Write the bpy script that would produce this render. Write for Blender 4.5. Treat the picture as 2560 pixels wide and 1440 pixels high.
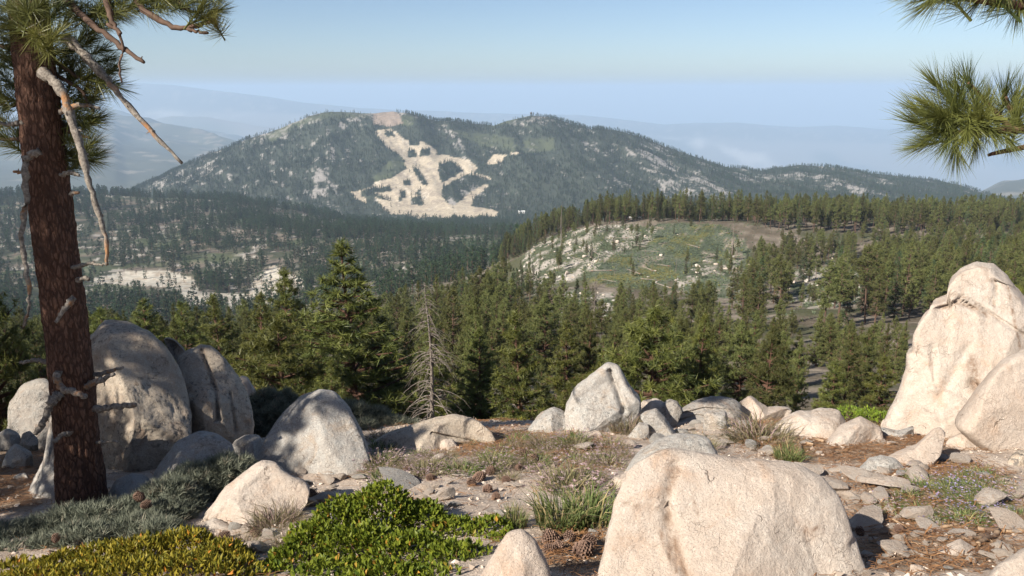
import bpy, math, random
import numpy as np
from mathutils import Vector, Matrix, noise as mnoise

for o in list(bpy.data.objects):
    bpy.data.objects.remove(o, do_unlink=True)
sc = bpy.context.scene
COL = sc.collection
R = math.radians

# ------------------------------------------------------------------ camera
F = 1971.0                      # focal length in pixels of the 2560 px wide photograph
PITCH = R(14.18)
cP, sP = math.cos(PITCH), math.sin(PITCH)
cam_d = bpy.data.cameras.new('camera')
cam_d.sensor_width = 36.0
cam_d.lens = 36.0 * F / 2560.0
cam_d.clip_start = 0.05
cam_d.clip_end = 300000.0
cam = bpy.data.objects.new('camera', cam_d)
COL.objects.link(cam)
cam.location = (0, 0, 0)        # the eye is the origin, looking along +Y
cam.rotation_euler = (R(90) - PITCH, 0, 0)
sc.camera = cam

# ------------------------------------------------------------------ sky and sun
SUN = Vector((-0.66, -0.57, 0.62)).normalized()       # towards the sun
world = bpy.data.worlds.new('World')
sc.world = world
world.use_nodes = True
wn = world.node_tree
wn.nodes.clear()
sky = wn.nodes.new('ShaderNodeTexSky')
sky.sky_type = 'NISHITA'
sky.sun_disc = False
sky.sun_elevation = math.asin(SUN.z)
sky.sun_rotation = math.atan2(SUN.x, SUN.y)
sky.altitude = 1600
sky.air_density = 0.84
sky.dust_density = 2.6
sky.ozone_density = 1.5
bg = wn.nodes.new('ShaderNodeBackground')
bg.inputs['Strength'].default_value = 0.064
wo = wn.nodes.new('ShaderNodeOutputWorld')
wn.links.new(sky.outputs[0], bg.inputs[0])
wn.links.new(bg.outputs[0], wo.inputs[0])
sun_d = bpy.data.lights.new('sun', 'SUN')
sun_d.energy = 5.0
sun_d.angle = R(0.53)
sun_d.color = (1.0, 0.93, 0.82)
sun = bpy.data.objects.new('sun', sun_d)
COL.objects.link(sun)
sun.location = (-30, -20, 40)
sun.rotation_euler = (-SUN).to_track_quat('-Z', 'Y').to_euler()

sc.view_settings.view_transform = 'Standard'
sc.view_settings.look = 'None'
sc.view_settings.exposure = 0.96
sc.view_settings.gamma = 1.0
sc.view_settings.use_curve_mapping = False
sc.cycles.use_denoising = True
sc.cycles.max_bounces = 6
sc.cycles.diffuse_bounces = 3
sc.cycles.glossy_bounces = 2
sc.cycles.transmission_bounces = 3
sc.cycles.volume_bounces = 3
sc.cycles.transparent_max_bounces = 8
sc.cycles.use_adaptive_sampling = True
sc.cycles.adaptive_threshold = 0.012
sc.render.use_persistent_data = False

# ------------------------------------------------------------------ helpers
def ray(px, py):
    u = (px - 1280.0) / F
    v = (720.0 - py) / F
    return np.array((u, cP + v * sP, -sP + v * cP))

def at(px, py, Y):
    d = ray(px, py)
    return d * (Y / d[1])

def project(P):
    P = np.asarray(P, float)
    dep = P[..., 1] * cP - P[..., 2] * sP
    up = P[..., 1] * sP + P[..., 2] * cP
    dep = np.maximum(dep, 1e-3)
    return 1280 + F * P[..., 0] / dep, 720 - F * up / dep

def tag(o, label=None, cat=None, group=None, kind=None):
    if label: o['label'] = label
    if cat: o['category'] = cat
    if group: o['group'] = group
    if kind: o['kind'] = kind
    return o

def mesh_np(name, V, T=None, Q=None, smooth=True, mats=(), matidx=None, attrs=None):
    V = np.ascontiguousarray(V, dtype=np.float32).reshape(-1, 3)
    me = bpy.data.meshes.new(name)
    nT = 0 if T is None else len(T)
    nQ = 0 if Q is None else len(Q)
    me.vertices.add(len(V))
    me.vertices.foreach_set('co', V.ravel())
    loops = []
    if nT: loops.append(np.asarray(T, np.int32).ravel())
    if nQ: loops.append(np.asarray(Q, np.int32).ravel())
    L = np.concatenate(loops)
    me.loops.add(len(L))
    me.loops.foreach_set('vertex_index', L)
    me.polygons.add(nT + nQ)
    st = np.concatenate([np.arange(nT) * 3, nT * 3 + np.arange(nQ) * 4]).astype(np.int32)
    me.polygons.foreach_set('loop_start', st)
    me.polygons.foreach_set('use_smooth', np.full(nT + nQ, smooth, bool))
    for m in mats: me.materials.append(m)
    if matidx is not None:
        me.polygons.foreach_set('material_index', np.asarray(matidx, np.int32))
    for k, v in (attrs or {}).items():
        v = np.asarray(v, np.float32)
        if v.ndim == 1:
            at_ = me.attributes.new(k, 'FLOAT', 'POINT'); at_.data.foreach_set('value', v)
        else:
            at_ = me.attributes.new(k, 'FLOAT_COLOR', 'POINT')
            c4 = np.ones((len(v), 4), np.float32); c4[:, :3] = v[:, :3]
            at_.data.foreach_set('color', c4.ravel())
    me.update(calc_edges=True)
    return me

def obj(name, me, parent=None, loc=None):
    o = bpy.data.objects.new(name, me)
    COL.objects.link(o)
    if parent is not None: o.parent = parent
    if loc is not None: o.location = loc
    return o

def empty(name, loc, rotz=0.0, scale=1.0):
    o = bpy.data.objects.new(name, None)
    o.empty_display_size = 0.2
    COL.objects.link(o)
    o.location = loc
    o.rotation_euler = (0, 0, rotz)
    o.scale = (scale,) * 3
    return o

class Geo:
    """collects triangles and quads with a material index and a tint per vertex"""
    def __init__(s): s.V, s.T, s.Q, s.mt, s.mq, s.tint, s.n = [], [], [], [], [], [], 0
    def add(s, V, T=None, Q=None, mat=0, tint=0.5):
        V = np.asarray(V, np.float32).reshape(-1, 3)
        if T is not None and len(T):
            s.T.append(np.asarray(T, np.int64) + s.n); s.mt.append(np.full(len(T), mat))
        if Q is not None and len(Q):
            s.Q.append(np.asarray(Q, np.int64) + s.n); s.mq.append(np.full(len(Q), mat))
        s.V.append(V); s.tint.append(np.broadcast_to(np.asarray(tint, np.float32), (len(V),)))
        s.n += len(V)
    def mesh(s, name, mats, smooth=True):
        T = np.concatenate(s.T) if s.T else None
        Q = np.concatenate(s.Q) if s.Q else None
        mi = np.concatenate(s.mt + s.mq)
        return mesh_np(name, np.concatenate(s.V), T, Q, smooth, mats, mi, {'tint': np.concatenate(s.tint)})

def tube(pts, rad, n=6, cap=True):
    pts = np.asarray(pts, float); k = len(pts)
    rad = np.broadcast_to(np.asarray(rad, float), (k,))
    tan = np.gradient(pts, axis=0)
    tan /= np.linalg.norm(tan, axis=1)[:, None] + 1e-9
    ref = np.array((0.31, 0.17, 0.93)) if abs(tan[0] @ np.array((0.31, 0.17, 0.93))) < 0.9 else np.array((1.0, 0.1, 0))
    V = []
    for i in range(k):
        e1 = np.cross(tan[i], ref); e1 /= np.linalg.norm(e1) + 1e-9
        e2 = np.cross(tan[i], e1)
        th = np.arange(n) * 2 * np.pi / n
        V.append(pts[i] + rad[i] * (np.cos(th)[:, None] * e1 + np.sin(th)[:, None] * e2))
    V = np.concatenate(V)
    i, j = np.meshgrid(np.arange(k - 1), np.arange(n), indexing='ij')
    a = i * n + j; b = i * n + (j + 1) % n
    Q = np.stack([a, b, b + n, a + n], -1).reshape(-1, 4)
    T = []
    if cap:
        V = np.vstack([V, pts[0], pts[-1]])
        c0, c1 = len(V) - 2, len(V) - 1
        for j in range(n):
            T.append((c0, (j + 1) % n, j)); T.append((c1, (k - 1) * n + j, (k - 1) * n + (j + 1) % n))
    return V, np.array(T, int).reshape(-1, 3), Q

def spline(pts, n):
    pts = np.asarray(pts, float); k = len(pts)
    if k == 2:
        t = np.linspace(0, 1, n)[:, None]; return pts[0] * (1 - t) + pts[1] * t
    P = np.vstack([2 * pts[0] - pts[1], pts, 2 * pts[-1] - pts[-2]])
    out = []
    for t in np.linspace(0, k - 1 - 1e-6, n):
        i = int(t); f = t - i
        p0, p1, p2, p3 = P[i:i + 4]
        out.append(0.5 * (2 * p1 + (p2 - p0) * f + (2 * p0 - 5 * p1 + 4 * p2 - p3) * f * f + (3 * p1 - p0 - 3 * p2 + p3) * f ** 3))
    return np.array(out)

def frames(D, rng):
    """rotation matrices that turn +Z into each row of D with a random roll"""
    D = D / (np.linalg.norm(D, axis=1)[:, None] + 1e-9)
    ref = np.where(np.abs(D[:, 2:3]) < 0.9, np.array([[0, 0, 1.0]]), np.array([[1.0, 0, 0]]))
    e1 = np.cross(ref, D); e1 /= np.linalg.norm(e1, axis=1)[:, None] + 1e-9
    e2 = np.cross(D, e1)
    r = rng.uniform(0, 2 * np.pi, len(D))[:, None]
    f1 = np.cos(r) * e1 + np.sin(r) * e2
    f2 = -np.sin(r) * e1 + np.cos(r) * e2
    return np.stack([f1, f2, D], -1)

def scatter(geo, bases, P, D, S, rng, mat=0, tint=None):
    """copies of the base shapes (V, T) at P, +Z along D, size S, merged into geo"""
    P = np.asarray(P, float); D = np.asarray(D, float); S = np.broadcast_to(np.asarray(S, float), (len(P),))
    M = frames(D, rng)
    pick = rng.integers(0, len(bases), len(P))
    tint = rng.uniform(0, 1, len(P)) if tint is None else np.asarray(tint)
    for b, (BV, BT) in enumerate(bases):
        k = np.where(pick == b)[0]
        if not len(k): continue
        V = np.einsum('kij,vj->kvi', M[k], BV) * S[k][:, None, None] + P[k][:, None, :]
        T = BT[None] + (np.arange(len(k)) * len(BV))[:, None, None]
        geo.add(V.reshape(-1, 3), T.reshape(-1, 3), mat=mat, tint=np.repeat(tint[k], len(BV)))

def hash2(ix, iy, seed):
    h = (ix.astype(np.int64) * 374761393 + iy.astype(np.int64) * 668265263 + seed * 974634777) & 0x7fffffff
    h = ((h ^ (h >> 13)) * 1274126177) & 0x7fffffff
    h = h ^ (h >> 16)
    return (h & 0xffff) / 65535.0

def vnoise(x, y, seed=0):
    x = np.asarray(x, float); y = np.asarray(y, float)
    ix, iy = np.floor(x), np.floor(y)
    fx, fy = x - ix, y - iy
    fx = fx * fx * fx * (fx * (fx * 6 - 15) + 10); fy = fy * fy * fy * (fy * (fy * 6 - 15) + 10)
    a = hash2(ix, iy, seed); b = hash2(ix + 1, iy, seed); c = hash2(ix, iy + 1, seed); d = hash2(ix + 1, iy + 1, seed)
    return (a * (1 - fx) + b * fx) * (1 - fy) + (c * (1 - fx) + d * fx) * fy

def fbm(x, y, octaves=4, seed=0, gain=0.5):
    s = 0; a = 1; n = 0
    for k in range(octaves):
        s = s + a * (vnoise(np.asarray(x) * 2 ** k + 17.3 * k, np.asarray(y) * 2 ** k - 9.1 * k, seed + k) - 0.5); n += a; a *= gain
    return s / n * 2

def sstep(a, b, x):
    t = np.clip((x - a) / (b - a), 0, 1); return t * t * (3 - 2 * t)

def in_poly(px, py, poly):
    poly = np.asarray(poly, float)
    inside = np.zeros(np.shape(px), bool)
    x0, y0 = poly[-1]
    for x1, y1 in poly:
        c = ((y1 > py) != (y0 > py)) & (px < (x0 - x1) * (py - y1) / (y0 - y1 + 1e-12) + x1)
        inside ^= c; x0, y0 = x1, y1
    return inside

# ------------------------------------------------------------------ materials
class NB:
    def __init__(s, name, rough=0.8, spec=0.2):
        s.m = bpy.data.materials.new(name); s.m.use_nodes = True
        s.t = s.m.node_tree; s.t.nodes.clear()
        s.out = s.t.nodes.new('ShaderNodeOutputMaterial')
        s.p = s.t.nodes.new('ShaderNodeBsdfPrincipled')
        s.p.inputs['Roughness'].default_value = rough
        s.p.inputs['Specular IOR Level'].default_value = spec
        s.t.links.new(s.p.outputs[0], s.out.inputs['Surface'])
    def n(s, ty, **kw):
        nd = s.t.nodes.new('ShaderNode' + ty)
        for k, v in kw.items(): setattr(nd, k, v)
        return nd
    def link(s, a, b): s.t.links.new(a, b)
    def val(s, sock, v):
        if isinstance(v, bpy.types.NodeSocket): s.link(v, sock)
        else:
            if sock.type == 'RGBA' and len(v) == 3: v = (*v, 1)
            sock.default_value = v
    def coord(s, which='Object', scale=None):
        c = s.n('TexCoord').outputs[which]
        if scale is None: return c
        mp = s.n('Mapping'); s.link(c, mp.inputs[0]); mp.inputs['Scale'].default_value = scale
        return mp.outputs[0]
    def pos(s, scale=None):
        c = s.n('NewGeometry').outputs['Position']
        if scale is None: return c
        mp = s.n('Mapping'); s.link(c, mp.inputs[0]); mp.inputs['Scale'].default_value = scale
        return mp.outputs[0]
    def noise(s, v, scale, detail=4, rough=0.55, dist=0.0):
        nd = s.n('TexNoise'); s.link(v, nd.inputs['Vector'])
        nd.inputs['Scale'].default_value = scale; nd.inputs['Detail'].default_value = detail
        nd.inputs['Roughness'].default_value = rough; nd.inputs['Distortion'].default_value = dist
        return nd.outputs['Fac']
    def ramp(s, f, a, b, va=0.0, vb=1.0):
        nd = s.n('MapRange'); nd.interpolation_type = 'SMOOTHSTEP'
        s.val(nd.inputs[0], f)
        for i, v in zip((1, 2, 3, 4), (a, b, va, vb)): nd.inputs[i].default_value = v
        return nd.outputs[0]
    def mix(s, f, a, b, mode='MIX'):
        nd = s.n('Mix', data_type='RGBA', blend_type=mode)
        s.val(nd.inputs[0], f); s.val(nd.inputs[6], a); s.val(nd.inputs[7], b)
        return nd.outputs[2]
    def math(s, op, a, b=0.0):
        nd = s.n('Math', operation=op); s.val(nd.inputs[0], a); s.val(nd.inputs[1], b)
        return nd.outputs[0]
    def attr(s, name, out='Fac'):
        nd = s.n('Attribute'); nd.attribute_name = name; return nd.outputs[out]
    def bump(s, h, strength=0.5, dist=0.02, prev=None):
        nd = s.n('Bump'); nd.inputs['Strength'].default_value = strength; nd.inputs['Distance'].default_value = dist
        s.link(h, nd.inputs['Height'])
        if prev is not None: s.link(prev, nd.inputs['Normal'])
        return nd.outputs[0]
    def done(s, col, normal=None):
        s.val(s.p.inputs['Base Color'], col)
        if normal is not None: s.link(normal, s.p.inputs['Normal'])
        return s.m

def rock_material(name, c1, c2, c3, speck=0.5, crack=0.6, lichen=0.0):
    b = NB(name, 0.88, 0.15)
    co = b.coord()
    rnd = b.n('ObjectInfo').outputs['Random']
    off = b.n('VectorMath', operation='ADD'); b.link(co, off.inputs[0])
    cx = b.n('CombineXYZ'); b.link(b.math('MULTIPLY', rnd, 37.0), cx.inputs[0]); b.link(b.math('MULTIPLY', rnd, 11.0), cx.inputs[1])
    b.link(cx.outputs[0], off.inputs[1]); v = off.outputs[0]
    col = b.mix(b.ramp(b.noise(v, 1.3, 5), 0.35, 0.68), c1, c2)
    col = b.mix(b.ramp(b.noise(v, 4.5, 6, 0.65, 0.6), 0.5, 0.75), col, c3)
    # fine mineral grain
    col = b.mix(b.ramp(b.noise(v, 130, 2, 0.6), 0.52, 0.72, 0, speck), col, (0.11, 0.10, 0.095))
    col = b.mix(b.ramp(b.noise(v, 70, 2, 0.5), 0.56, 0.75, 0, speck * 0.7), col, (0.72, 0.66, 0.58))
    if lichen:
        l = b.math('MULTIPLY', b.ramp(b.noise(v, 26, 6, 0.7), 0.52, 0.6), b.ramp(b.noise(v, 2.2, 3), 0.38, 0.6))
        col = b.mix(b.math('MULTIPLY', l, lichen), col, (0.075, 0.08, 0.08))
        col = b.mix(b.math('MULTIPLY', b.ramp(b.noise(v, 9, 4, 0.6), 0.60, 0.72), lichen * 0.45), col, (0.30, 0.17, 0.08))
    # short broken hairline cracks
    wv = b.n('VectorMath', operation='ADD'); b.link(v, wv.inputs[0])
    nz = b.n('TexNoise'); b.link(v, nz.inputs['Vector']); nz.inputs['Scale'].default_value = 3.0; nz.inputs['Detail'].default_value = 6
    sv = b.n('VectorMath', operation='SCALE'); b.link(nz.outputs['Color'], sv.inputs[0]); sv.inputs['Scale'].default_value = 0.55
    b.link(sv.outputs[0], wv.inputs[1])
    vo = b.n('TexVoronoi', feature='DISTANCE_TO_EDGE'); b.link(wv.outputs[0], vo.inputs['Vector']); vo.inputs['Scale'].default_value = 2.3
    line = b.math('MULTIPLY', b.ramp(vo.outputs['Distance'], 0.0, 0.010, 1, 0), b.ramp(b.noise(v, 3.3, 3), 0.57, 0.66))
    vo2 = b.n('TexVoronoi', feature='DISTANCE_TO_EDGE'); b.link(wv.outputs[0], vo2.inputs['Vector']); vo2.inputs['Scale'].default_value = 13.0
    line2 = b.math('MULTIPLY', b.ramp(vo2.outputs['Distance'], 0.0, 0.045, 1, 0), b.ramp(b.noise(v, 5.0, 4), 0.54, 0.64))
    ln = b.math('MAXIMUM', line, b.math('MULTIPLY', line2, 0.35))
    col = b.mix(b.math('MULTIPLY', ln, crack), col, (0.13, 0.09, 0.06))
    col = b.mix(b.ramp(b.noise(v, 14, 6, 0.7), 0.42, 0.62, 0.22, 0), col, (0.30, 0.22, 0.165))
    st = b.math('MULTIPLY', b.attr('stain'), b.ramp(b.noise(v, 18, 5, 0.7), 0.3, 0.62))
    col = b.mix(b.math('MULTIPLY', st, 0.85), col, (0.19, 0.115, 0.070))
    h = b.math('ADD', b.noise(v, 6, 12, 0.74), b.math('MULTIPLY', b.noise(v, 40, 5, 0.75), 0.30))
    h = b.math('SUBTRACT', h, b.math('MULTIPLY', ln, 0.35))
    return b.done(col, b.bump(h, 0.8, 0.06))

M = {}
M['pale'] = rock_material('pale_granite', (0.49, 0.405, 0.335), (0.525, 0.465, 0.405), (0.46, 0.335, 0.25), 0.5, 0.75)
M['grey'] = rock_material('grey_granite', (0.375, 0.36, 0.335), (0.44, 0.42, 0.385), (0.36, 0.29, 0.225), 0.85, 0.5, 0.55)
M['tan'] = rock_material('tan_granite', (0.42, 0.35, 0.275), (0.49, 0.42, 0.335), (0.35, 0.25, 0.18), 0.6, 0.5, 0.75)
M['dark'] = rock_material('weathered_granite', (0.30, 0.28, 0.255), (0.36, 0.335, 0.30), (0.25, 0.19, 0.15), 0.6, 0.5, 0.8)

def bark_material(name, c1, c2, c3, sc_=1.0):
    b = NB(name, 0.92, 0.1)
    v = b.coord('Object', (34 * sc_, 34 * sc_, 12 * sc_))
    vo = b.n('TexVoronoi', feature='DISTANCE_TO_EDGE'); vo.inputs['Scale'].default_value = 1.0
    ad = b.n('VectorMath', operation='ADD'); b.link(v, ad.inputs[0])
    nz = b.n('TexNoise'); b.link(v, nz.inputs['Vector']); nz.inputs['Scale'].default_value = 0.9; nz.inputs['Detail'].default_value = 8
    b.link(nz.outputs['Color'], ad.inputs[1]); b.link(ad.outputs[0], vo.inputs['Vector'])
    pl = b.ramp(vo.outputs['Distance'], 0.02, 0.25)
    col = b.mix(b.ramp(pl, 0, 1, 0.3, 1), c1, b.mix(b.ramp(b.noise(v, 2.2, 8, 0.8), 0.35, 0.7), c2, c3))
    big = b.coord('Object', (3, 3, 1.2))
    col = b.mix(b.ramp(b.noise(big, 2.0, 6, 0.7), 0.45, 0.7, 0, 0.6), col, (0.055, 0.034, 0.027))
    h = b.math('ADD', pl, b.math('MULTIPLY', b.noise(v, 5, 6, 0.7), 0.8))
    return b.done(col, b.bump(h, 0.8, 0.012 / sc_))

M['bark'] = bark_material('pine_bark', (0.052, 0.029, 0.021), (0.130, 0.068, 0.047), (0.225, 0.130, 0.092))
M['bark_far'] = NB('brown_bark').done((0.10, 0.062, 0.045))

def simple(name, f, rough=0.85, spec=0.15):
    b = NB(name, rough, spec); return f(b)

def _deadwood(b):
    v = b.coord('Object', (18, 18, 18)); w = b.coord('Object', (3, 3, 3))
    col = b.mix(b.ramp(b.noise(v, 2.5, 5, 0.7), 0.3, 0.7), (0.10, 0.083, 0.07), (0.30, 0.265, 0.225))
    col = b.mix(b.ramp(b.noise(w, 2.0, 4, 0.6), 0.55, 0.68), col, (0.30, 0.16, 0.08))
    return b.done(col, b.bump(b.noise(v, 4, 5, 0.7), 0.7, 0.012))
M['deadwood'] = simple('bleached_deadwood', _deadwood)
def _snag(b):
    v = b.coord('Object', (12, 12, 12))
    return b.done(b.mix(b.ramp(b.noise(v, 1.5, 5, 0.7), 0.35, 0.68), (0.085, 0.065, 0.055), (0.27, 0.235, 0.20)))
M['snag'] = simple('weathered_snag', _snag)
M['twig'] = simple('brown_twig', lambda b: b.done(b.mix(b.noise(b.coord(), 30, 3), (0.06, 0.038, 0.028), (0.15, 0.10, 0.075))))
M['stick'] = simple('fallen_stick', lambda b: b.done(b.mix(b.ramp(b.noise(b.coord(), 9, 4), 0.4, 0.6), (0.13, 0.085, 0.06), (0.36, 0.25, 0.16)), b.bump(b.noise(b.coord(), 60, 4), 0.5, 0.01)))

def leafy(name, lo, hi, odd=None, odd_at=0.9, rough=0.5, trans=0.25, spec=0.3, per_object=0.12):
    """foliage: colour runs from lo to hi with the tint of each leaf or tuft; a few are of the odd colour"""
    b = NB(name, rough, spec)
    t = b.attr('tint')
    col = b.mix(t, lo, hi)
    if odd is not None: col = b.mix(b.ramp(t, odd_at - 0.02, odd_at + 0.02), col, odd)
    hsv = b.n('HueSaturation')
    r = b.n('ObjectInfo').outputs['Random']
    b.link(b.ramp(r, 0, 1, 1 - per_object, 1 + per_object), hsv.inputs['Value'])
    b.link(b.ramp(r, 0, 1, 0.5 - 0.012, 0.5 + 0.012), hsv.inputs['Hue'])
    b.link(col, hsv.inputs['Color'])
    col = hsv.outputs[0]
    b.link(col, b.p.inputs['Base Color'])
    if trans:
        tr = b.n('BsdfTranslucent'); b.link(col, tr.inputs[0])
        mx = b.n('MixShader'); mx.inputs[0].default_value = trans
        b.link(b.p.outputs[0], mx.inputs[1]); b.link(tr.outputs[0], mx.inputs[2]); b.link(mx.outputs[0], b.out.inputs['Surface'])
    return b.m

M['needles'] = leafy('pine_needles', (0.045, 0.062, 0.018), (0.185, 0.185, 0.050), (0.34, 0.22, 0.06), 0.95, 0.45, 0.2, 0.35)
M['needles_near'] = leafy('young_pine_needles', (0.038, 0.058, 0.016), (0.158, 0.162, 0.038), None, 0.9, 0.5, 0.22)
M['needles_mid'] = leafy('forest_pine_needles', (0.039, 0.054, 0.018), (0.138, 0.142, 0.046), None, 0.9, 0.6, 0.12, 0.2, 0.3)
M['needles_fir'] = leafy('fir_needles', (0.024, 0.042, 0.020), (0.070, 0.092, 0.038), None, 0.9, 0.6, 0.1, 0.2, 0.3)
M['needles_far'] = leafy('far_conifer_needles', (0.016, 0.032, 0.017), (0.044, 0.066, 0.030), None, 0.9, 0.7, 0, 0.1, 0.3)
M['manzanita'] = leafy('manzanita_leaves', (0.060, 0.105, 0.012), (0.225, 0.270, 0.030), (0.50, 0.30, 0.05), 0.94, 0.5, 0.3, 0.2)
M['goldleaf'] = leafy('yellowing_leaves', (0.095, 0.108, 0.016), (0.37, 0.295, 0.035), (0.48, 0.20, 0.030), 0.93, 0.5, 0.3, 0.2)
M['sage'] = leafy('grey_green_leaves', (0.082, 0.098, 0.072), (0.26, 0.27, 0.20), (0.30, 0.27, 0.20), 0.9, 0.7, 0.2, 0.2)
M['fresh'] = leafy('fresh_green_leaves', (0.10, 0.16, 0.018), (0.27, 0.34, 0.045), None, 0.9, 0.45, 0.35)
M['grass_green'] = leafy('green_grass', (0.075, 0.110, 0.030), (0.20, 0.235, 0.085), (0.36, 0.29, 0.14), 0.85, 0.6, 0.3)
M['grass_dry'] = leafy('dry_grass', (0.12, 0.115, 0.055), (0.33, 0.27, 0.15), (0.34, 0.24, 0.22), 0.8, 0.7, 0.3)
M['flower'] = leafy('dusky_pink_flowers', (0.28, 0.19, 0.20), (0.44, 0.34, 0.36), None, 0.9, 0.8, 0.2)
M['lilac'] = leafy('lilac_flowers', (0.27, 0.22, 0.40), (0.42, 0.36, 0.56), None, 0.9, 0.8, 0.2)
M['litter'] = leafy('fallen_needles', (0.16, 0.085, 0.035), (0.46, 0.26, 0.10), None, 0.9, 0.7, 0.1)
M['cone'] = simple('cone_scales', lambda b: b.done(b.mix(b.attr('tint'), (0.060, 0.036, 0.028), (0.21, 0.135, 0.10))))
M['pebble'] = simple('pebbles', lambda b: b.done(b.mix(b.attr('tint'), (0.30, 0.24, 0.19), (0.60, 0.51, 0.43))))
# ------------------------------------------------------------------ terrain
# Every layer is a line across the land: (photo column, photo row, distance) or, where the row is None, a height.
KX = [-500, 0, 300, 600, 900, 1200, 1350, 1500, 1800, 2100, 2400, 2560, 3060]
def rows(Y, *r): return ('r', [(p, q, Y) for p, q in zip(KX, r)])
def poly(Y, *pq): return ('r', [(p, q, Y) for p, q in pq])
def flat(Y, z): return ('z', Y, z)
LAYERS = [flat(-6, -0.9), flat(0, -1.35), flat(2.5, -1.98), flat(3.6, -2.43), flat(5.2, -2.87), flat(6.8, -3.28), flat(7.6, -3.5), flat(9, -3.98), flat(10.5, -4.7),
    flat(14, -6.7), flat(20, -9.8),
    rows(35, *[1090] * 13),
    rows(70, 1010, 1000, 1000, 1005, 1010, 990, 985, 980, 975, 965, 950, 940, 920),
    rows(120, 965, 965, 965, 960, 945, 905, 895, 890, 880, 875, 860, 850, 830),
    rows(200, 960, 960, 955, 940, 905, 835, 815, 805, 805, 795, 765, 755, 730),
    rows(300, 930, 930, 925, 905, 860, 755, 728, 718, 718, 712, 690, 680, 660),
    rows(380, 910, 910, 905, 885, 830, 725, 665, 632, 648, 645, 625, 620, 600),
    rows(470, 890, 890, 885, 865, 800, 700, 615, 566, 560, 578, 575, 575, 570),
    rows(560, 870, 870, 865, 840, 780, 685, 590, 550, 548, 548, 548, 548, 545),
    rows(760, 820, 815, 805, 800, 755, 690, 640, 620, 620, 620, 620, 620, 620),
    rows(1000, 740, 730, 728, 740, 712, 668, 640, 640, 640, 640, 640, 640, 640),
    rows(1150, 700, 690, 694, 700, 668, 640, 625, 620, 620, 620, 620, 620, 620),
    rows(1500, 595, 590, 590, 588, 582, 592, 600, 600, 600, 600, 600, 600, 600),
    rows(1750, 545, 545, 542, 556, 580, 600, 600, 600, 595, 590, 590, 590, 590),
    poly(2100, (-500, 495), (0, 496), (150, 486), (300, 492), (450, 500), (600, 508), (750, 528), (900, 562), (1200, 582), (3060, 585)),
    rows(2350, 505, 508, 505, 520, 562, 568, 566, 560, 545, 540, 545, 550, 550),
    rows(2600, 535, 535, 530, 530, 546, 550, 545, 530, 512, 512, 520, 528, 535),
    poly(3200, (-500, 560), (0, 545), (300, 500), (450, 458), (600, 432), (800, 398), (985, 410), (1100, 420), (1200, 420), (1330, 402), (1500, 412), (1700, 440), (1900, 466), (2100, 455), (2400, 492), (2560, 515), (3060, 530)),
    poly(3800, (-500, 580), (0, 560), (250, 520), (350, 472), (450, 422), (520, 388), (600, 357), (700, 322), (770, 293), (800, 284), (830, 279), (880, 280), (905, 283), (940, 284), (985, 278), (1030, 286), (1090, 303),
         (1140, 306), (1200, 310), (1232, 315), (1270, 301), (1330, 289), (1380, 293), (1430, 312), (1470, 326), (1500, 321), (1560, 331), (1650, 362), (1750, 398), (1820, 421), (1900, 429), (1950, 420), (2000, 413), (2050, 417), (2120, 428), (2230, 440), (2330, 450), (2400, 463), (2480, 495), (2560, 530), (3060, 560)),
    poly(4700, (-500, 600), (0, 590), (300, 560), (700, 440), (1300, 400), (1900, 480), (2480, 540), (3060, 560)),
    poly(5600, (-500, 490), (0, 490), (300, 500), (700, 500), (1300, 500), (1900, 520), (2400, 510), (2500, 492), (2560, 487), (2660, 484), (2800, 500), (3060, 510)),
    poly(14500, (-500, 340), (0, 330), (100, 320), (170, 302), (230, 287), (275, 281), (330, 299), (420, 313), (500, 328), (560, 345), (640, 370), (720, 405), (900, 440), (1900, 520), (3060, 530)),
    poly(16500, (-500, 400), (0, 390), (640, 420), (900, 450), (1900, 520), (3060, 530)),
    poly(18500, (-500, 300), (100, 292), (200, 273), (245, 266), (300, 274), (340, 291), (420, 310), (560, 333), (640, 348), (760, 400), (1200, 470), (1900, 520), (3060, 530)),
    poly(20500, (-500, 380), (600, 380), (1200, 470), (1900, 505), (3060, 505)),
    poly(22000, (-500, 330), (350, 304), (430, 290), (520, 293), (600, 307), (700, 325), (900, 380), (1200, 430), (1900, 480), (3060, 490)),
    poly(24500, (-500, 320), (400, 314), (900, 320), (1300, 370), (1900, 412), (3060, 412)),
    poly(27000, (-500, 290), (400, 286), (900, 290), (1300, 325), (1900, 362), (3060, 362)),
    poly(31000, (-500, 240), (0, 234), (200, 226), (350, 209), (430, 212), (520, 224), (600, 234), (700, 247), (760, 257), (900, 270), (1200, 284), (1450, 289), (1560, 300), (1660, 312), (1740, 308), (1840, 306), (1900, 311), (2000, 319), (2090, 314), (2160, 321), (2240, 329), (2400, 332), (2560, 333), (3060, 335)),
    poly(36000, (-500, 275), (900, 290), (1500, 320), (3060, 335)),
    poly(60000, (-500, 275), (900, 288), (1500, 310), (3060, 320)),
]
LK = []
for L in LAYERS:
    if L[0] == 'z': LK.append((np.array([-1.0, 1.0]), np.array([L[2], L[2]], float), float(L[1])))
    else:
        P = np.array([at(p, q, Y) for p, q, Y in L[1]])
        LK.append((P[:, 0] / P[:, 1], P[:, 2], float(L[1][0][2])))
LY = np.array([l[2] for l in LK])

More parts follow.
